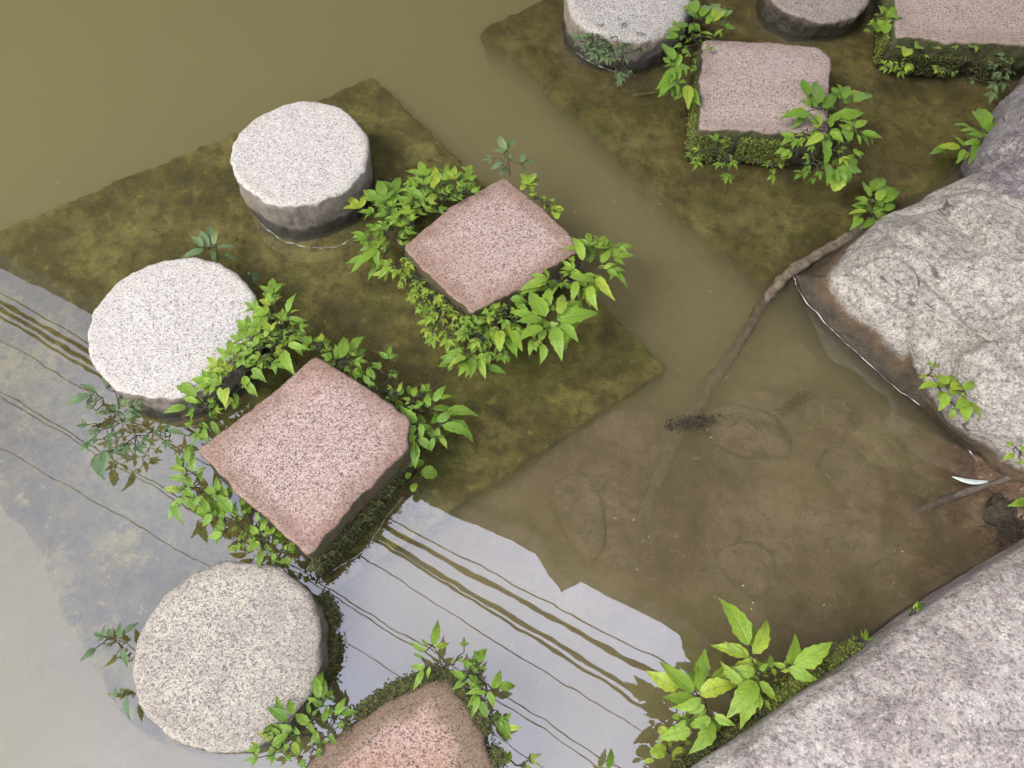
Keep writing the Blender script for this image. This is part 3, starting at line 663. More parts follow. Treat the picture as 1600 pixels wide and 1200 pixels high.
litter('debris_clump', 505, 893, .0, .03, .014, .5, 60, 'floating bits by the lowest corner of the large pink square', 4)
P = curve([at(1243,1000,.002), at(1270,982,.002), at(1292,965,.002), at(1303,946,.003), at(1325,938,.004), at(1325,950,.003), at(1306,950,.003), at(1298,944,.003), at(1306,940,.003)], 50)
tag(tube('dry_tendril', P, .0006, MAT['yellow'], sides=5), 'thin curled pale tendril floating by the lower right stone', 'twig')
for (a_, b_, lab) in [((1235,842),(1278,872),'thin pale twig lying underwater near the smooth oval stone'),((1085,820),(1130,806),'short dark twig underwater left of the smooth oval stone'),((1395,690),(1440,735),'thin dark twig underwater close to the boulder foot'),((905,690),(960,712),'thin twig underwater just below the slab edge')]:
    p0, p1 = at(*a_, -.09), at(*b_, -.09)
    for p_ in (p0, p1): p_.z = bed_z(p_.x, p_.y) + .014
    tag(tube('sunken_twig', curve([p0, p0.lerp(p1, .5) + Vector((.003, -.004, .003)), p1], 14), .0016, MAT['log'], sides=6, wob=.0006, seed=len(lab)), lab, 'twig', 'twigs under the shallow water')
r = random.Random(4); v, f = [], []
for _ in range(150):
    q_ = r.random()
    if q_ < .2: p = at(r.uniform(0, 700), r.uniform(0, 330), .0008)
    elif q_ < .75: p = at(r.uniform(960, 1460), r.uniform(640, 960), .0008)
    else: p = at(r.uniform(620, 1240), r.uniform(150, 700), .0008)
    s_ = r.uniform(.0005, .0017); b = len(v); e = r.uniform(.6, 1.6)
    for k in range(6): v.append(p + Vector((math.cos(k * 1.047) * s_ * e, math.sin(k * 1.047) * s_, r.uniform(0, .0008))))
    f.append(tuple(range(b, b + 6)))
tag(mesh_obj('pollen_specks', v, f, MAT['pollen'], smooth=False), 'tiny pale specks scattered on the water surface', 'specks', kind='stuff')

# ------------------------------------------------------------------ plants
class LeafMesh:
    def __init__(s): s.v, s.f, s.uv, s.t = [], [], [], []
    def leaf(s, a, b, w, tint, rnd, roundish=False, droop=.12, roll=0.0):
        d = b - a; L = d.length
        if L < 1e-4: return
        t = d / L; side = t.cross(Vector((0, 0, 1)))
        side = side.normalized() if side.length > 1e-3 else Vector((1, 0, 0)); up = side.cross(t)
        side = side * math.cos(roll) + up * math.sin(roll); up = side.cross(t)
        n = 11; b0 = len(s.v); fold = rnd.uniform(.12, .38); sw = rnd.uniform(-.07, .07)
        for i in range(n):
            u = i / (n - 1)
            if roundish: prof = math.sin(math.pi * min(1, u * .97 + .015)) ** .6
            else: prof = (math.sin(math.pi * u ** .70) ** .95) * (1 - .30 * u) * 1.1
            ser = 1 + (.10 if i % 2 else -.07) * (0 if i in (0, n - 1) else 1)
            ww = w * .5 * prof * ser
            c = a + d * u + up * (math.sin(u * math.pi) * droop * L - u * u * droop * L * .5) + side * math.sin(u * 3.1) * sw * L
            wav = math.sin(i * 1.7 + fold * 30) * .04 * w
            s.v += [c - side * ww + up * (ww * fold + wav), c, c + side * ww + up * (ww * fold - wav)]
            s.uv += [(u, 0), (u, .5), (u, 1)]; s.t += [tint] * 3
        for i in range(n - 1):
            for k in range(2):
                q = b0 + i * 3 + k; s.f.append((q, q + 1, q + 4, q + 3))
    def build(s, name, mat, parent):
        o = mesh_obj(name, s.v, s.f, mat, parent); me = o.data
        uvl = me.uv_layers.new(name='UVMap'); ca = me.color_attributes.new('tint', 'FLOAT_COLOR', 'POINT')
        for lp in me.loops: uvl.data[lp.index].uv = s.uv[lp.vertex_index]
        for i, t in enumerate(s.t): ca.data[i].color = (t[0], t[1], 0, 1)
        return o

FR = {'1': (0, 0, .375), '2': (500, 0, .375), '3': (1000, 0, .375), '4': (0, 380, .375), '5': (500, 380, .375), '6': (1000, 380, .375),
      '7': (0, 750, .375), '8': (500, 750, .375), '9': (1000, 750, .375), 'B': (540, 180, .35), 'R': (860, 0, .1875), 'A': (100, 640, .25)}
def plant(label, frame, root, zr, zl, sprigs, mat='leaf', seed=0, tint=(.45, .15), wid=.36, name='leafy_plant', cat='plant', group='water plants sprouting round the stones', extra=0, young=.12):
    """root and sprigs are read off an enlarged photo region; zr/zl the heights of root and foliage in metres."""
    rnd = random.Random(seed * 13 + 5); x0, y0, k = FR[frame]
    px = lambda x, y, z: at(x0 + x * k, y0 + y * k, z)
    rt = px(root[0], root[1], zr)
    o = empty(name, rt); tag(o, label, cat, group)
    lm = LeafMesh(); sv, sf, bases = [], [], []
    sp = list(sprigs)
    for _ in range(int(extra * 2.6)):                      # under-storey leaves near the given ones, lower down
        q = rnd.choice(sprigs); j = lambda s_: rnd.uniform(-s_, s_)
        L = math.hypot(q[2] - q[0], q[3] - q[1]); a = math.atan2(q[3] - q[1], q[2] - q[0]) + j(1.1); L *= rnd.uniform(.6, 1.0)
        bx, by = q[0] + j(L * .55), q[1] + j(L * .55)
        sp.append((bx, by, bx + math.cos(a) * L, by + math.sin(a) * L, q[4], -.022))
    for q in sp:
        bx, by, tx, ty, n = q[:5]; dz = q[5] if len(q) > 5 else 0.0
        z = zl + rnd.uniform(-.014, .016) + dz
        a = px(bx, by, z); b = px(tx, ty, z + rnd.uniform(-.022, .006))
        b = a + (b - a) * 1.14; L = (b - a).length
        tv = (max(0, min(1, rnd.gauss(tint[0], .22))), max(0, min(1, tint[1] + (rnd.random() < young) * rnd.uniform(.3, .8) + rnd.gauss(0, .06))))
        rd = n == 0
        if n <= 1:
            lm.leaf(a, b, L * (.85 if rd else wid * .92 * rnd.uniform(.9, 1.15)), tv, rnd, rd, rnd.uniform(.03, .16), rnd.uniform(-.4, .4))
        else:
            d = b - a; sd_ = d.cross(Vector((0, 0, 1))).normalized()
            pairs = 2 if n >= 5 else 1
            lm.leaf(a + d * .48, b, L * .52 * wid * rnd.uniform(.95, 1.2), tv, rnd, False, rnd.uniform(.03, .14), rnd.uniform(-.3, .3))
            for j in range(pairs):
                at_ = a + d * ((.46, .14)[j] if pairs == 2 else .40)
                for sg in (-1, 1):
                    ang = rnd.uniform(.65, 1.05); ll = L * rnd.uniform(.36, .50) * (1, .85)[j]
                    dd = (d.normalized() * math.cos(ang) + sd_ * sg * math.sin(ang) + Vector((0, 0, rnd.uniform(-.25, .2)))).normalized()
                    lm.leaf(at_, at_ + dd * ll, ll * wid * rnd.uniform(.95, 1.2), (max(0, min(1, tv[0] + rnd.gauss(0, .1))), tv[1]), rnd, False, rnd.uniform(.03, .14), rnd.uniform(-.45, .45))
            qv, qf = tube_data(curve([a, a.lerp(b, .5) + Vector((0, 0, -.002))], 4), .0011, 5, off=len(sv)); sv += qv; sf += qf
        bases.append(a)
    nodes = [rt]
    for a in sorted(bases, key=lambda p: (p - rt).length):
        p0 = min(nodes, key=lambda p: (p - a).length + .35 * (p - rt).length)
        nodes.append(a)
        mid = p0.lerp(a, .5) + Vector((rnd.uniform(-.008, .008), rnd.uniform(-.008, .008), -.004))
        qv, qf = tube_data(curve([p0, mid, a], 7), lambda t: .0018 - .0007 * t, 5, off=len(sv)); sv += qv; sf += qf
    mesh_obj('stem', sv, sf, MAT['stem'], o); lm.build('foliage', MAT[mat], o)
    return o

PL = plant
PL('pale grey-green tuft behind the brightest white round stone', '1', (905,1095), .0, .07, [(880,1030,870,945,1),(870,1030,830,965,1),(890,1020,905,960,1),(850,1040,765,1070,1),(845,1030,800,990,1),(900,1030,985,1030,1),(885,1040,890,1090,1),(830,1050,820,1078,1),(945,1075,990,1075,1),(940,1070,955,1050,1)], 'leafpale', 1, (.6, 0))
PL('drab little sprout at the right shoulder of the brightest white round stone', '4', (1060,150), .0, .05, [(1040,140,1085,130,1),(1045,150,1070,175,1),(1035,135,1040,115,1),(1050,145,1085,160,1)], 'leafpale', 2, (.2, 0))
PL('dense light-green plant filling the gap between white round stone and pink square', '4', (1040,620), .03, .17, [(1130,260,1135,155,3),(1200,290,1230,215,1),(1210,310,1275,320,1),(1150,320,1060,270,3),(1160,350,1190,285,3),(1220,360,1285,345,3),(1150,400,1110,330,3),(1200,420,1280,440,1),(1180,450,1225,540,1),(1120,460,1040,480,3),(1100,480,1190,520,3),(1080,440,1000,345,5),(1050,520,1105,575,1),(1040,580,1070,635,1),(1000,480,910,440,3),(980,500,960,410,3),(950,540,870,480,5),(930,570,805,570,3),(1000,580,1030,605,3),(950,600,940,680,1),(900,600,870,530,1),(1170,380,1240,400,5),(1130,420,1150,350,5),(1060,490,1010,430,3)], 'leaf', 3, (.6, .1), extra=26)
PL('drooping green sprays at the foot of the gap, left of the pink square corner', '4', (880,690), .02, .10, [(820,640,740,580,1),(825,665,765,650,1),(830,700,775,720,3),(820,740,780,755,3),(840,760,808,835,3),(880,740,918,805,1),(850,680,895,640,3),(870,700,930,690,3),(850,770,870,830,1),(960,640,940,690,1),(970,680,950,640,1),(970,690,1000,660,1)], 'leaf', 4, (.5, .05), extra=10)
PL('spiky rosette at the upper corner of the large pink square', '4', (1425,530), .05, .16, [(1420,480,1430,395,1),(1400,480,1385,440,1),(1440,470,1485,455,3),(1440,490,1525,495,3),(1440,520,1515,550,3),(1400,500,1345,545,3),(1400,490,1345,470,3),(1330,430,1340,378,3),(1320,440,1265,390,3),(1335,430,1368,415,3),(1420,500,1460,540,3)], 'leaf', 5, (.45, .1), extra=14)
PL('upright narrow shoot beside the right edge of the large pink square', '5', (275,650), .05, .16, [(280,520,290,435,3),(250,520,215,500,1),(225,570,205,520,1),(290,560,322,548,3),(230,590,188,580,1),(300,620,285,590,3),(330,620,340,580,1),(240,610,215,640,3),(290,650,260,670,3)], 'leaf', 6, (.35, .0), extra=8)
PL('broad-leaved plant at the right corner of the large pink square', '5', (390,720), .03, .14, [(420,640,455,590,3),(390,640,400,600,1),(460,680,450,628,1),(475,660,522,598,1),(470,690,545,685,1),(490,745,546,694,1),(510,760,626,802,1),(400,750,340,685,1),(400,760,338,832,1),(420,750,420,815,1),(410,810,462,862,1),(400,800,350,850,1),(470,810,465,860,1),(490,770,500,815,1),(500,810,527,852,1),(395,830,395,928,1),(350,650,300,625,3),(370,660,315,690,3),(430,700,400,660,3)], 'leaf', 7, (.4, .0), wid=.42, extra=12)
PL('little round-leaved sprout hanging at the water below the pink square corner', '5', (395,930), .02, .05, [(420,960,480,960,0),(400,1000,388,1032,0),(380,960,358,975,0),(400,930,430,910,0),(390,925,365,915,0)], 'leaf', 8, (.5, .1))
PL('grey-green plant with long blade at the left corner of the large pink square', 'A', (840,420), .03, .11, [(770,330,770,230,1),(810,390,795,225,1),(740,350,718,308,1),(830,400,885,362,1),(770,440,662,428,1),(750,500,678,490,3),(770,390,685,358,1),(740,550,662,685,1),(760,540,765,605,1),(850,540,818,615,1),(790,550,802,602,1),(820,440,880,430,3)], 'leaf', 9, (.35, .05), extra=8)
PL('glossy leafy plant along the left edge of the large pink square', 'A', (1010,600), .03, .12, [(960,510,955,425,1),(1020,560,985,475,1),(950,520,878,500,1),(1050,640,958,540,1),(900,640,870,560,1),(920,650,868,725,1),(950,670,945,615,1),(1000,680,965,640,1),(1030,690,965,740,3),(990,770,908,795,1),(960,580,1010,600,3)], 'leaf', 10, (.5, .05), wid=.42, extra=10)
PL('trailing plant along the lower left edge of the large pink square', 'A', (1180,720), .03, .11, [(1110,600,1110,538,1),(1130,650,1185,555,1),(1150,670,1105,630,3),(1210,700,1210,640,1),(1230,760,1272,680,1),(1220,770,1165,720,1),(1230,830,1145,820,3),(1250,840,1305,885,1),(1230,850,1165,870,1),(1240,880,1218,985,1),(1100,830,1065,890,1),(1300,780,1310,735,0),(1320,790,1365,770,0),(1320,810,1332,838,0),(1380,880,1400,840,1),(1400,880,1440,862,0),(1380,930,1412,962,0),(1330,920,1298,945,1),(1090,720,1050,760,3),(1130,760,1090,820,3)], 'leaf', 11, (.45, .1), extra=14)
PL('wiry dark-stemmed bush spreading over water below the brightest white round stone', '4', (640,775), .0, .07, [(440,590,440,535,1),(460,580,508,512,1),(450,595,488,602,1),(400,620,340,588,1),(375,630,280,668,1),(380,640,368,695,1),(430,670,420,725,3),(400,700,375,675,3),(470,700,545,655,5),(520,700,595,660,5),(400,750,318,762,3),(390,760,365,795,3),(440,770,465,825,3),(400,800,335,862,3),(440,860,418,958,1),(470,860,512,882,1),(540,820,595,872,3),(520,840,530,885,1),(680,790,640,775,3),(690,780,712,748,1),(700,780,768,797,1),(690,800,690,855,3),(430,700,500,690,5),(480,740,560,720,5)], 'leafpale', 12, (.35, .05), extra=10, young=.05)
PL('thin shady sprig reaching left from the weathered beige round stone', '7', (545,720), .0, .045, [(500,660,500,600,1),(510,640,572,598,1),(470,660,398,640,3),(400,700,340,750,1),(430,680,465,692,3),(510,700,528,775,1),(500,740,478,748,1),(470,650,452,622,1)], 'leafpale', 13, (.15, .0))
PL('half-drowned small sprig left of the weathered beige round stone, lowest', '7', (545,890), .0, .03, [(520,890,455,890,3),(530,900,540,990,1),(515,885,500,870,1)], 'leafpale', 14, (.2, .0))
PL('bushy plant wedged between weathered beige round stone and mossy-rimmed pink square', '7', (1280,1060), .02, .14, [(1330,910,1308,825,1),(1330,910,1388,878,1),(1320,915,1280,908,1),(1380,910,1398,905,1),(1200,1000,1120,955,1),(1220,980,1205,920,1),(1290,1020,1235,978,1),(1350,1010,1362,945,1),(1290,975,1280,930,1),(1400,980,1437,912,1),(1420,975,1485,965,1),(1390,1040,1432,1015,3),(1370,1060,1405,1100,1),(1250,1060,1228,1025,1),(1310,1040,1332,1095,1),(1200,1060,1130,1115,1),(1220,1090,1250,1150,1),(1170,1080,1100,1055,3),(1120,1100,1036,1130,3),(1110,1150,1030,1168,3),(1150,1120,1130,1185,3),(1190,1130,1215,1170,3),(1110,1050,1132,1018,1),(1310,1120,1335,1155,3),(1240,1150,1270,1190,3)], 'leaf', 15, (.3, .05), wid=.41, extra=14)
PL('airy sprig standing at the top corner of the mossy-rimmed pink square', '8', (520,800), .10, .16, [(470,690,490,592,1),(450,690,425,665,1),(480,695,535,680,1),(440,715,380,678,1),(430,740,392,725,1),(440,780,382,775,1),(430,790,390,868,1),(460,780,450,825,1),(600,720,600,660,3),(560,760,592,735,3),(530,770,570,750,3)], 'leaf', 16, (.35, .15))
PL('leafy plant down the right edge of the mossy-rimmed pink square', '8', (690,880), .04, .14, [(660,760,692,708,1),(640,790,598,755,1),(670,800,692,770,3),(600,830,548,800,1),(610,830,555,872,1),(640,810,652,855,1),(670,870,615,890,1),(665,890,618,942,1),(660,900,638,975,1),(670,920,695,995,1),(720,870,748,798,1),(740,860,808,860,1),(700,880,720,945,1),(720,990,785,1015,3),(740,1010,792,1075,1),(760,1010,795,972,1),(780,1030,835,1032,1),(620,790,640,750,3)], 'leaf', 17, (.45, .05), wid=.42, extra=10)
PL('low sprout at the bottom edge right of the mossy-rimmed pink square', '8', (850,1215), .0, .06, [(850,1180,915,1145,3),(820,1190,765,1138,3),(840,1190,880,1200,3)], 'leaf', 18, (.25, .0))
PL('single shoot tip at the bottom edge, left of the large bank plant', '8', (1200,1230), .0, .06, [(1200,1205,1210,1125,1),(1195,1205,1165,1190,1)], 'leaf', 19, (.3, .05))
PL('tallest bright plant with long toothed leaves beside the lower right stone', '9', (520,900), .02, .20, [(450,690,342,508,1),(470,725,528,592,1),(455,730,312,692,1),(480,770,450,725,1),(425,850,345,765,1),(480,800,365,800,1),(540,785,545,730,1),(500,795,535,765,1),(620,772,642,652,1),(640,768,788,685,1),(620,780,728,828,1),(608,780,555,762,1),(485,840,375,975,1),(490,870,428,1020,1),(495,840,565,915,1),(500,900,500,955,1),(545,790,565,822,1),(470,760,520,800,3)], 'leaf', 20, (.75, .25), wid=.42, extra=5)
PL('bright plant with wide spreading leaves, leftmost against the lower right stone', '9', (300,980), .02, .17, [(225,882,98,768,1),(250,885,245,785,1),(245,895,395,858,1),(255,910,145,945,1),(270,940,195,965,1),(310,980,388,1018,1),(295,990,208,1030,1),(300,1000,215,1125,1),(212,1040,90,1082,1),(190,1000,140,1035,1),(180,1000,180,970,1)], 'leaf', 21, (.75, .2), wid=.44, extra=5)
PL('yellow-green round-leaved sprouts at the foot of the lower right stone', '9', (120,1130), .03, .09, [(115,1065,82,1035,0),(110,1125,50,1135,0),(165,1110,165,1180,0),(115,1110,125,1088,0),(60,1165,15,1180,1),(190,1100,205,1080,0)], 'leaf', 22, (.9, .55))
PL('tiny sprout on the rim of the lower right stone, farther up', '9', (1150,560), .12, .17, [(1130,560,1112,540,1),(1140,540,1155,505,1),(1150,535,1182,518,1),(1115,575,1098,602,1),(1150,550,1165,535,1)], 'leaf', 23, (.8, .3))
PL('wispy sprigs among the moss on the lower right stone rim', '9', (915,690), .10, .15, [(910,680,860,685,3),(925,670,915,620,1),(935,670,935,615,1),(940,670,980,655,1)], 'leaf', 24, (.2, .05), wid=.25)
PL('light green plant rooted in the crack low on the pale boulder', '6', (1265,650), .06, .20, [(1240,590,1168,605,1),(1280,590,1245,550,1),(1290,602,1345,598,1),(1280,625,1248,692,1),(1350,612,1385,575,1),(1360,650,1318,685,1),(1370,660,1418,725,1),(1300,690,1300,732,1),(1260,620,1238,642,1),(1290,630,1320,615,1),(1335,625,1355,640,1),(1280,580,1310,560,1)], 'leaf', 25, (.8, .2), wid=.54, extra=4)
PL('small feathery sprig in the boulder crack above the light green plant', '6', (1215,555), .12, .21, [(1210,540,1168,562,3),(1215,520,1198,488,3),(1220,530,1232,498,3),(1210,550,1235,560,3)], 'leaf', 26, (.5, .25))
PL('leafy sprout cut by the right edge, above the grey stick', '6', (1600,890), .10, .19, [(1570,850,1525,828,3),(1560,880,1515,902,1),(1590,870,1590,838,1),(1590,900,1570,920,1)], 'leaf', 27, (.75, .2), wid=.55)
PL('single light leaf cut by the right edge, below the grey stick', '6', (1610,1085), .04, .08, [(1600,1080,1540,1095,1),(1605,1075,1580,1060,1)], 'leaf', 28, (.7, .1), wid=.42)
PL('leafy plant beside the purplish boulder at the water edge', '3', (1450,620), .0, .12, [(1440,540,1408,455,1),(1420,555,1335,545,1),(1430,575,1365,560,1),(1440,550,1502,518,1),(1350,612,1308,568,1),(1335,612,1245,612,1),(1350,622,1328,675,1),(1420,592,1345,602,1),(1420,600,1378,672,1),(1440,580,1450,540,1)], 'leaf', 29, (.35, .0), wid=.42, extra=4)
PL('rosette plant at the tip of the pale boulder, by the slab', '3', (970,930), .0, .08, [(960,820,928,758,1),(950,842,895,828,1),(990,842,1008,785,1),(1000,842,1078,800,1),(955,855,905,850,1),(945,880,872,892,1),(930,910,880,955,1),(960,910,938,948,1),(980,900,1025,898,1),(1020,880,1058,848,1),(1000,862,1000,828,1),(970,870,1000,910,1)], 'leaf', 30, (.45, .0), wid=.42, extra=8)
PL('big star-leaved plant at the near right corner of the mossy mauve square', '3', (790,640), .03, .17, [(740,430,738,345,1),(715,480,595,490,1),(760,450,805,385,1),(820,482,922,468,1),(790,550,845,592,1),(765,560,695,605,1),(770,590,770,685,1),(740,535,728,480,1),(790,530,792,480,1),(850,412,872,362,1),(890,425,970,398,1),(895,530,945,505,1),(925,552,1003,572,1),(905,560,918,602,1),(680,550,598,600,3),(690,570,638,610,3),(820,630,862,690,3),(780,680,783,765,1),(820,700,868,748,0),(720,640,678,660,3),(660,620,590,650,3),(700,700,648,745,3),(740,690,752,745,3),(870,590,850,535,1),(840,390,800,365,1),(840,560,870,520,3)], 'leaf', 31, (.35, .0), wid=.41, extra=22)
PL('scattered small sprigs on the mossy front of the mauve square', '3', (370,650), .05, .135, [(300,610,322,560,3),(270,620,218,622,3),(250,650,222,705,3),(350,660,318,702,3),(360,690,355,760,3),(370,650,402,702,3),(550,680,508,690,3),(560,690,598,690,3),(550,700,550,765,3),(580,660,602,638,3),(330,610,350,580,3)], 'leaf', 32, (.35, .1), extra=6)
PL('lush dark-green plant climbing the left edge of the mossy mauve square', 'R', (1240,420), .03, .16, [(1210,110,1162,12,1),(1220,160,1130,95,1),(1250,140,1312,52,1),(1290,150,1365,55,1),(1350,180,1445,85,1),(1440,150,1503,85,1),(1300,200,1345,130,1),(1440,225,1440,165,1),(1460,235,1535,230,1),(1430,250,1365,302,1),(1270,270,1352,292,1),(1180,200,1158,272,1),(1150,210,1030,200,1),(1080,250,1000,240,1),(1070,300,965,320,1),(1100,280,1090,330,3),(1080,370,1022,412,1),(1180,330,1125,350,3),(1200,320,1255,285,3),(1030,500,988,395,1),(1040,540,955,552,1),(1070,450,1062,560,1),(1080,530,1132,622,1),(1030,580,895,725,1),(1050,600,990,655,3),(1040,690,915,795,1),(1050,700,1055,795,1),(1140,710,1150,888,1),(1100,790,1035,832,1),(1130,680,1075,690,1),(1220,550,1175,595,3),(1270,420,1355,398,3),(1200,440,1125,470,3),(1250,470,1185,500,3),(1160,400,1100,440,3),(1180,250,1240,220,3)], 'leaf', 33, (.3, .0), wid=.42, extra=30, young=.05)
PL('feathery pale plant hanging on the front of the cream round stone', 'R', (500,480), .05, .125, [(580,200,545,135,1),(600,210,642,188,1),(430,220,410,178,1),(540,270,470,245,5),(560,300,490,325,5),(400,300,315,285,5),(300,320,195,308,5),(260,340,200,385,5),(330,380,255,425,5),(400,400,325,500,5),(480,400,410,445,5),(500,430,500,535,5),(540,380,590,445,5),(600,400,668,400,5),(630,450,640,535,3),(720,270,785,282,3),(740,400,805,412,3),(740,410,738,445,3),(600,600,585,692,5),(620,590,632,645,3),(450,340,400,370,5),(350,330,300,370,5)], 'leafpale', 34, (.6, .1), extra=34)
PL('round-leaved sprigs on the left moss of the top right mauve square', '3', (1015,120), .05, .12, [(1010,60,1000,25,1),(1030,70,1080,65,0),(1020,95,1022,135,0),(990,80,955,102,3),(960,110,935,132,3),(1000,70,980,55,3)], 'leaf', 35, (.55, .1), extra=5)
PL('sparse yellow-green sprigs on the front moss of the top right mauve square', '3', (1200,270), .05, .13, [(1100,205,1068,190,3),(1110,200,1105,230,0),(1150,200,1168,192,0),(1340,190,1298,200,3),(1350,180,1362,150,3),(1380,190,1398,212,0),(1060,280,998,292,5),(1080,260,1132,292,5),(1250,280,1228,305,5),(1290,290,1312,315,3),(1250,210,1238,195,3),(1210,230,1190,240,3)], 'leaf', 36, (.6, .3), extra=8)
PL('trailing sprigs reaching the water at the top right corner', '3', (1500,290), .05, .10, [(1520,260,1498,215,5),(1500,270,1448,260,5),(1530,290,1532,332,3),(1480,340,1458,425,5),(1400,330,1378,352,3),(1510,300,1470,320,5)], 'leafpale', 37, (.4, .2), extra=4)
# around the middle pink square
PL('light green bush along the upper left edge of the plant-ringed pink square', 'B', (440,420), .03, .15, [(360,330,328,215,5),(390,330,395,235,1),(400,320,462,248,3),(350,330,285,300,3),(480,330,488,235,3),(540,330,550,245,3),(560,345,598,318,1),(330,390,248,370,3),(420,350,475,330,5),(340,420,405,370,5),(460,380,525,360,5),(300,430,238,362,3),(280,480,270,398,3),(370,420,330,358,3),(500,350,520,290,5),(440,330,430,280,3)], 'leaf', 38, (.5, .1), extra=22)
PL('leggy pale-leaved plant reaching from the left corner of the plant-ringed pink square', 'B', (250,560), .04, .12, [(200,450,148,305,3),(190,460,222,352,3),(190,440,68,430,5),(170,520,95,490,3),(150,560,35,530,3),(150,600,35,695,1),(140,600,142,675,1),(200,540,168,478,3),(250,520,228,455,3),(240,560,305,500,5),(200,590,155,600,3),(220,520,260,470,3)], 'leaf', 39, (.45, .0), extra=16)
PL('yellowish small-leaved plant at the lower left edge of the plant-ringed pink square', 'B', (350,770), .03, .12, [(240,660,212,725,3),(260,650,305,690,5),(280,640,335,660,5),(190,670,150,725,1),(270,720,235,765,5),(300,740,345,770,5),(330,780,275,825,5),(350,800,395,790,5),(340,840,315,885,5),(420,880,365,930,5),(440,870,480,860,5),(400,930,375,1020,3),(460,960,450,1055,3),(310,700,260,690,3),(375,755,345,800,3),(420,800,395,850,5),(460,838,435,890,5),(500,868,480,915,5),(545,888,545,945,5),(590,888,600,945,5),(640,868,655,925,5),(395,790,430,830,3),(520,880,565,905,3)], 'leaf', 40, (.65, .3), extra=44, young=.35)
PL('thick mixed foliage below the near corner of the plant-ringed pink square', 'B', (620,960), .02, .13, [(500,900,565,930,5),(540,940,498,1005,5),(560,960,605,900,5),(620,900,685,835,5),(600,980,565,1045,3),(560,1060,462,1058,3),(540,1080,462,1125,1),(560,1080,555,1165,1),(600,1090,622,1170,1),(640,1020,640,1105,3),(690,960,688,1055,1),(720,880,698,955,3),(735,820,808,832,1),(740,960,785,1045,1),(700,1050,712,1105,3),(660,900,615,865,5),(580,1000,620,1040,3),(660,960,620,1000,5),(770,900,740,860,3),(700,870,660,845,3)], 'leaf', 41, (.45, .08), wid=.41, extra=44)
PL('biggest-leaved sprig below the plant-ringed pink square', 'B', (900,880), .04, .17, [(880,910,770,918,1),(895,900,830,795,1),(880,945,780,1005,1),(940,910,1108,882,1),(930,945,960,1078,1),(960,930,1030,1002,1),(950,888,972,805,1),(890,955,865,1018,1),(880,1020,870,1102,1),(910,890,930,850,3),(830,1000,850,1050,3)], 'leaf', 42, (.65, .15), wid=.46, extra=6)
PL('bright star-shaped plant at the right corner of the plant-ringed pink square', 'B', (1060,740), .03, .15, [(1060,650,1015,552,1),(1080,620,1092,535,3),(1110,630,1168,555,3),(1130,640,1275,630,3),(1110,690,1235,690,3),(1120,720,1195,815,1),(1090,760,1122,860,1),(1050,720,975,655,3),(1080,725,1130,770,1),(1030,740,1008,830,1),(960,740,840,712,3),(900,745,788,782,1),(1060,770,1082,838,3),(960,720,992,765,3),(1000,720,1120,745,1),(1140,660,1180,600,1)], 'leaf', 43, (.65, .2), extra=16)
PL('thin sprig rising from the far corner of the plant-ringed pink square', 'B', (735,268), .08, .17, [(715,160,688,95,1),(720,150,758,108,1),(710,165,656,162,1),(680,190,615,200,3),(700,210,648,240,1),(790,215,852,202,1),(790,212,795,170,1),(790,215,800,250,1),(740,255,695,240,3),(715,230,690,265,3),(725,190,745,170,1)], 'leafpale', 44, (.4, .1))
PL('clover-like yellow sprigs along the upper right edge of the plant-ringed pink square', 'B', (850,370), .08, .13, [(812,310,815,268,0),(815,312,850,300,0),(812,315,835,340,0),(808,315,785,330,0),(850,370,835,345,3),(870,380,890,360,3),(900,390,930,372,3),(900,400,880,420,3),(940,430,970,415,0),(945,430,970,440,0),(940,435,945,460,0)], 'leaf', 45, (.75, .55), extra=8)

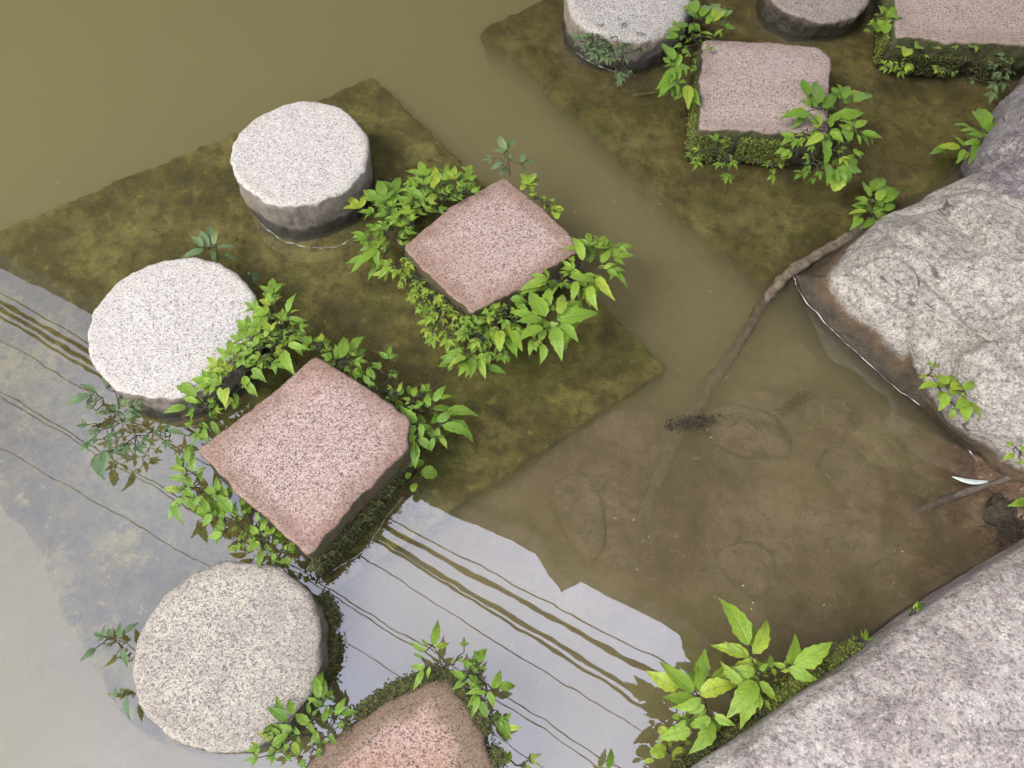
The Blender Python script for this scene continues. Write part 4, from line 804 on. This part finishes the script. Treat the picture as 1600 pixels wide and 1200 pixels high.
# ------------------------------------------------------------------ what the water mirrors: bridge deck edge and overhead cables
ZD = 4.6
def mir(px, py, z):                       # the point at height z that the still water mirrors to the camera at this pixel
    d = at(px, py, 0.0); return Vector((d.x / H * (H + z), d.y / H * (H + z), z))
ed = [mir(*p, ZD) for p in [(-500,150),(0,396),(150,470),(420,625),(690,775),(770,806),(842,842),(862,882),(885,908),(905,900),(920,890),(1000,932),(1080,975),(1128,1020),(1120,1060),(1200,1160),(1400,1290)]]
dirv = (ed[1] - ed[4]).normalized(); nrmv = Vector((-dirv.y, dirv.x, 0)); nrmv = nrmv if nrmv.y > 0 else -nrmv
ed = [ed[0] + dirv * 12] + ed + [ed[-1] - dirv * 14]
far = [p + nrmv * 14 for p in ed]
br = empty('bridge', (ed[5].x, ed[5].y, ZD)); tag(br, 'dark bridge deck overhead whose straight edge is mirrored across the pond', 'bridge')
n = len(ed); v = ed + far + [p + Vector((0, 0, .5)) for p in ed + far]; f = []
for i in range(n - 1):
    f += [(i, i + 1, n + i + 1, n + i), (2 * n + i, 3 * n + i, 3 * n + i + 1, 2 * n + i + 1), (i, 2 * n + i, 2 * n + i + 1, i + 1), (n + i, n + i + 1, 3 * n + i + 1, 3 * n + i)]
f += [(0, n, 3 * n, 2 * n), (n - 1, 3 * n - 1, 4 * n - 1, 2 * n - 1)]
mesh_obj('deck', v, f, MAT['deck'], br, smooth=False)
cab = [((0,482),(640,868),(1052,1118),.024),((0,494),(655,885),(1050,1135),.014),((0,470),(625,836),(1036,1060),.024),((-20,445),(632,824),(1050,1042),.007),((0,530),(580,880),(1020,1155),.0055),
       ((0,610),(540,935),(960,1195),.0055),((0,618),(545,945),(955,1210),.005),((0,700),(540,1005),(900,1230),.004)]
labs = ['thickest cable line mirrored across the sky patch','cable running just below the thickest mirrored cable','second thick cable, nearer the bridge edge','thin cable closest to the mirrored bridge edge','single thin cable under the thick mirrored pair','upper strand of the mirrored thin double cable','lower strand of the mirrored thin double cable','lowest faint cable, mirrored by the beige round stone']
for (p0, p1, p2, rd), lb in zip(cab, labs):
    a, c = mir(*p0, 5.6), mir(*p2, 5.6); dv = (c - a).normalized()
    pts = [a - dv * 12, a, mir(*p1, 5.58), c, c + dv * 14]
    tag(tube('overhead_cable', pts, rd, MAT['cable'], sides=8), lb, 'cable', 'cables strung beside the bridge')
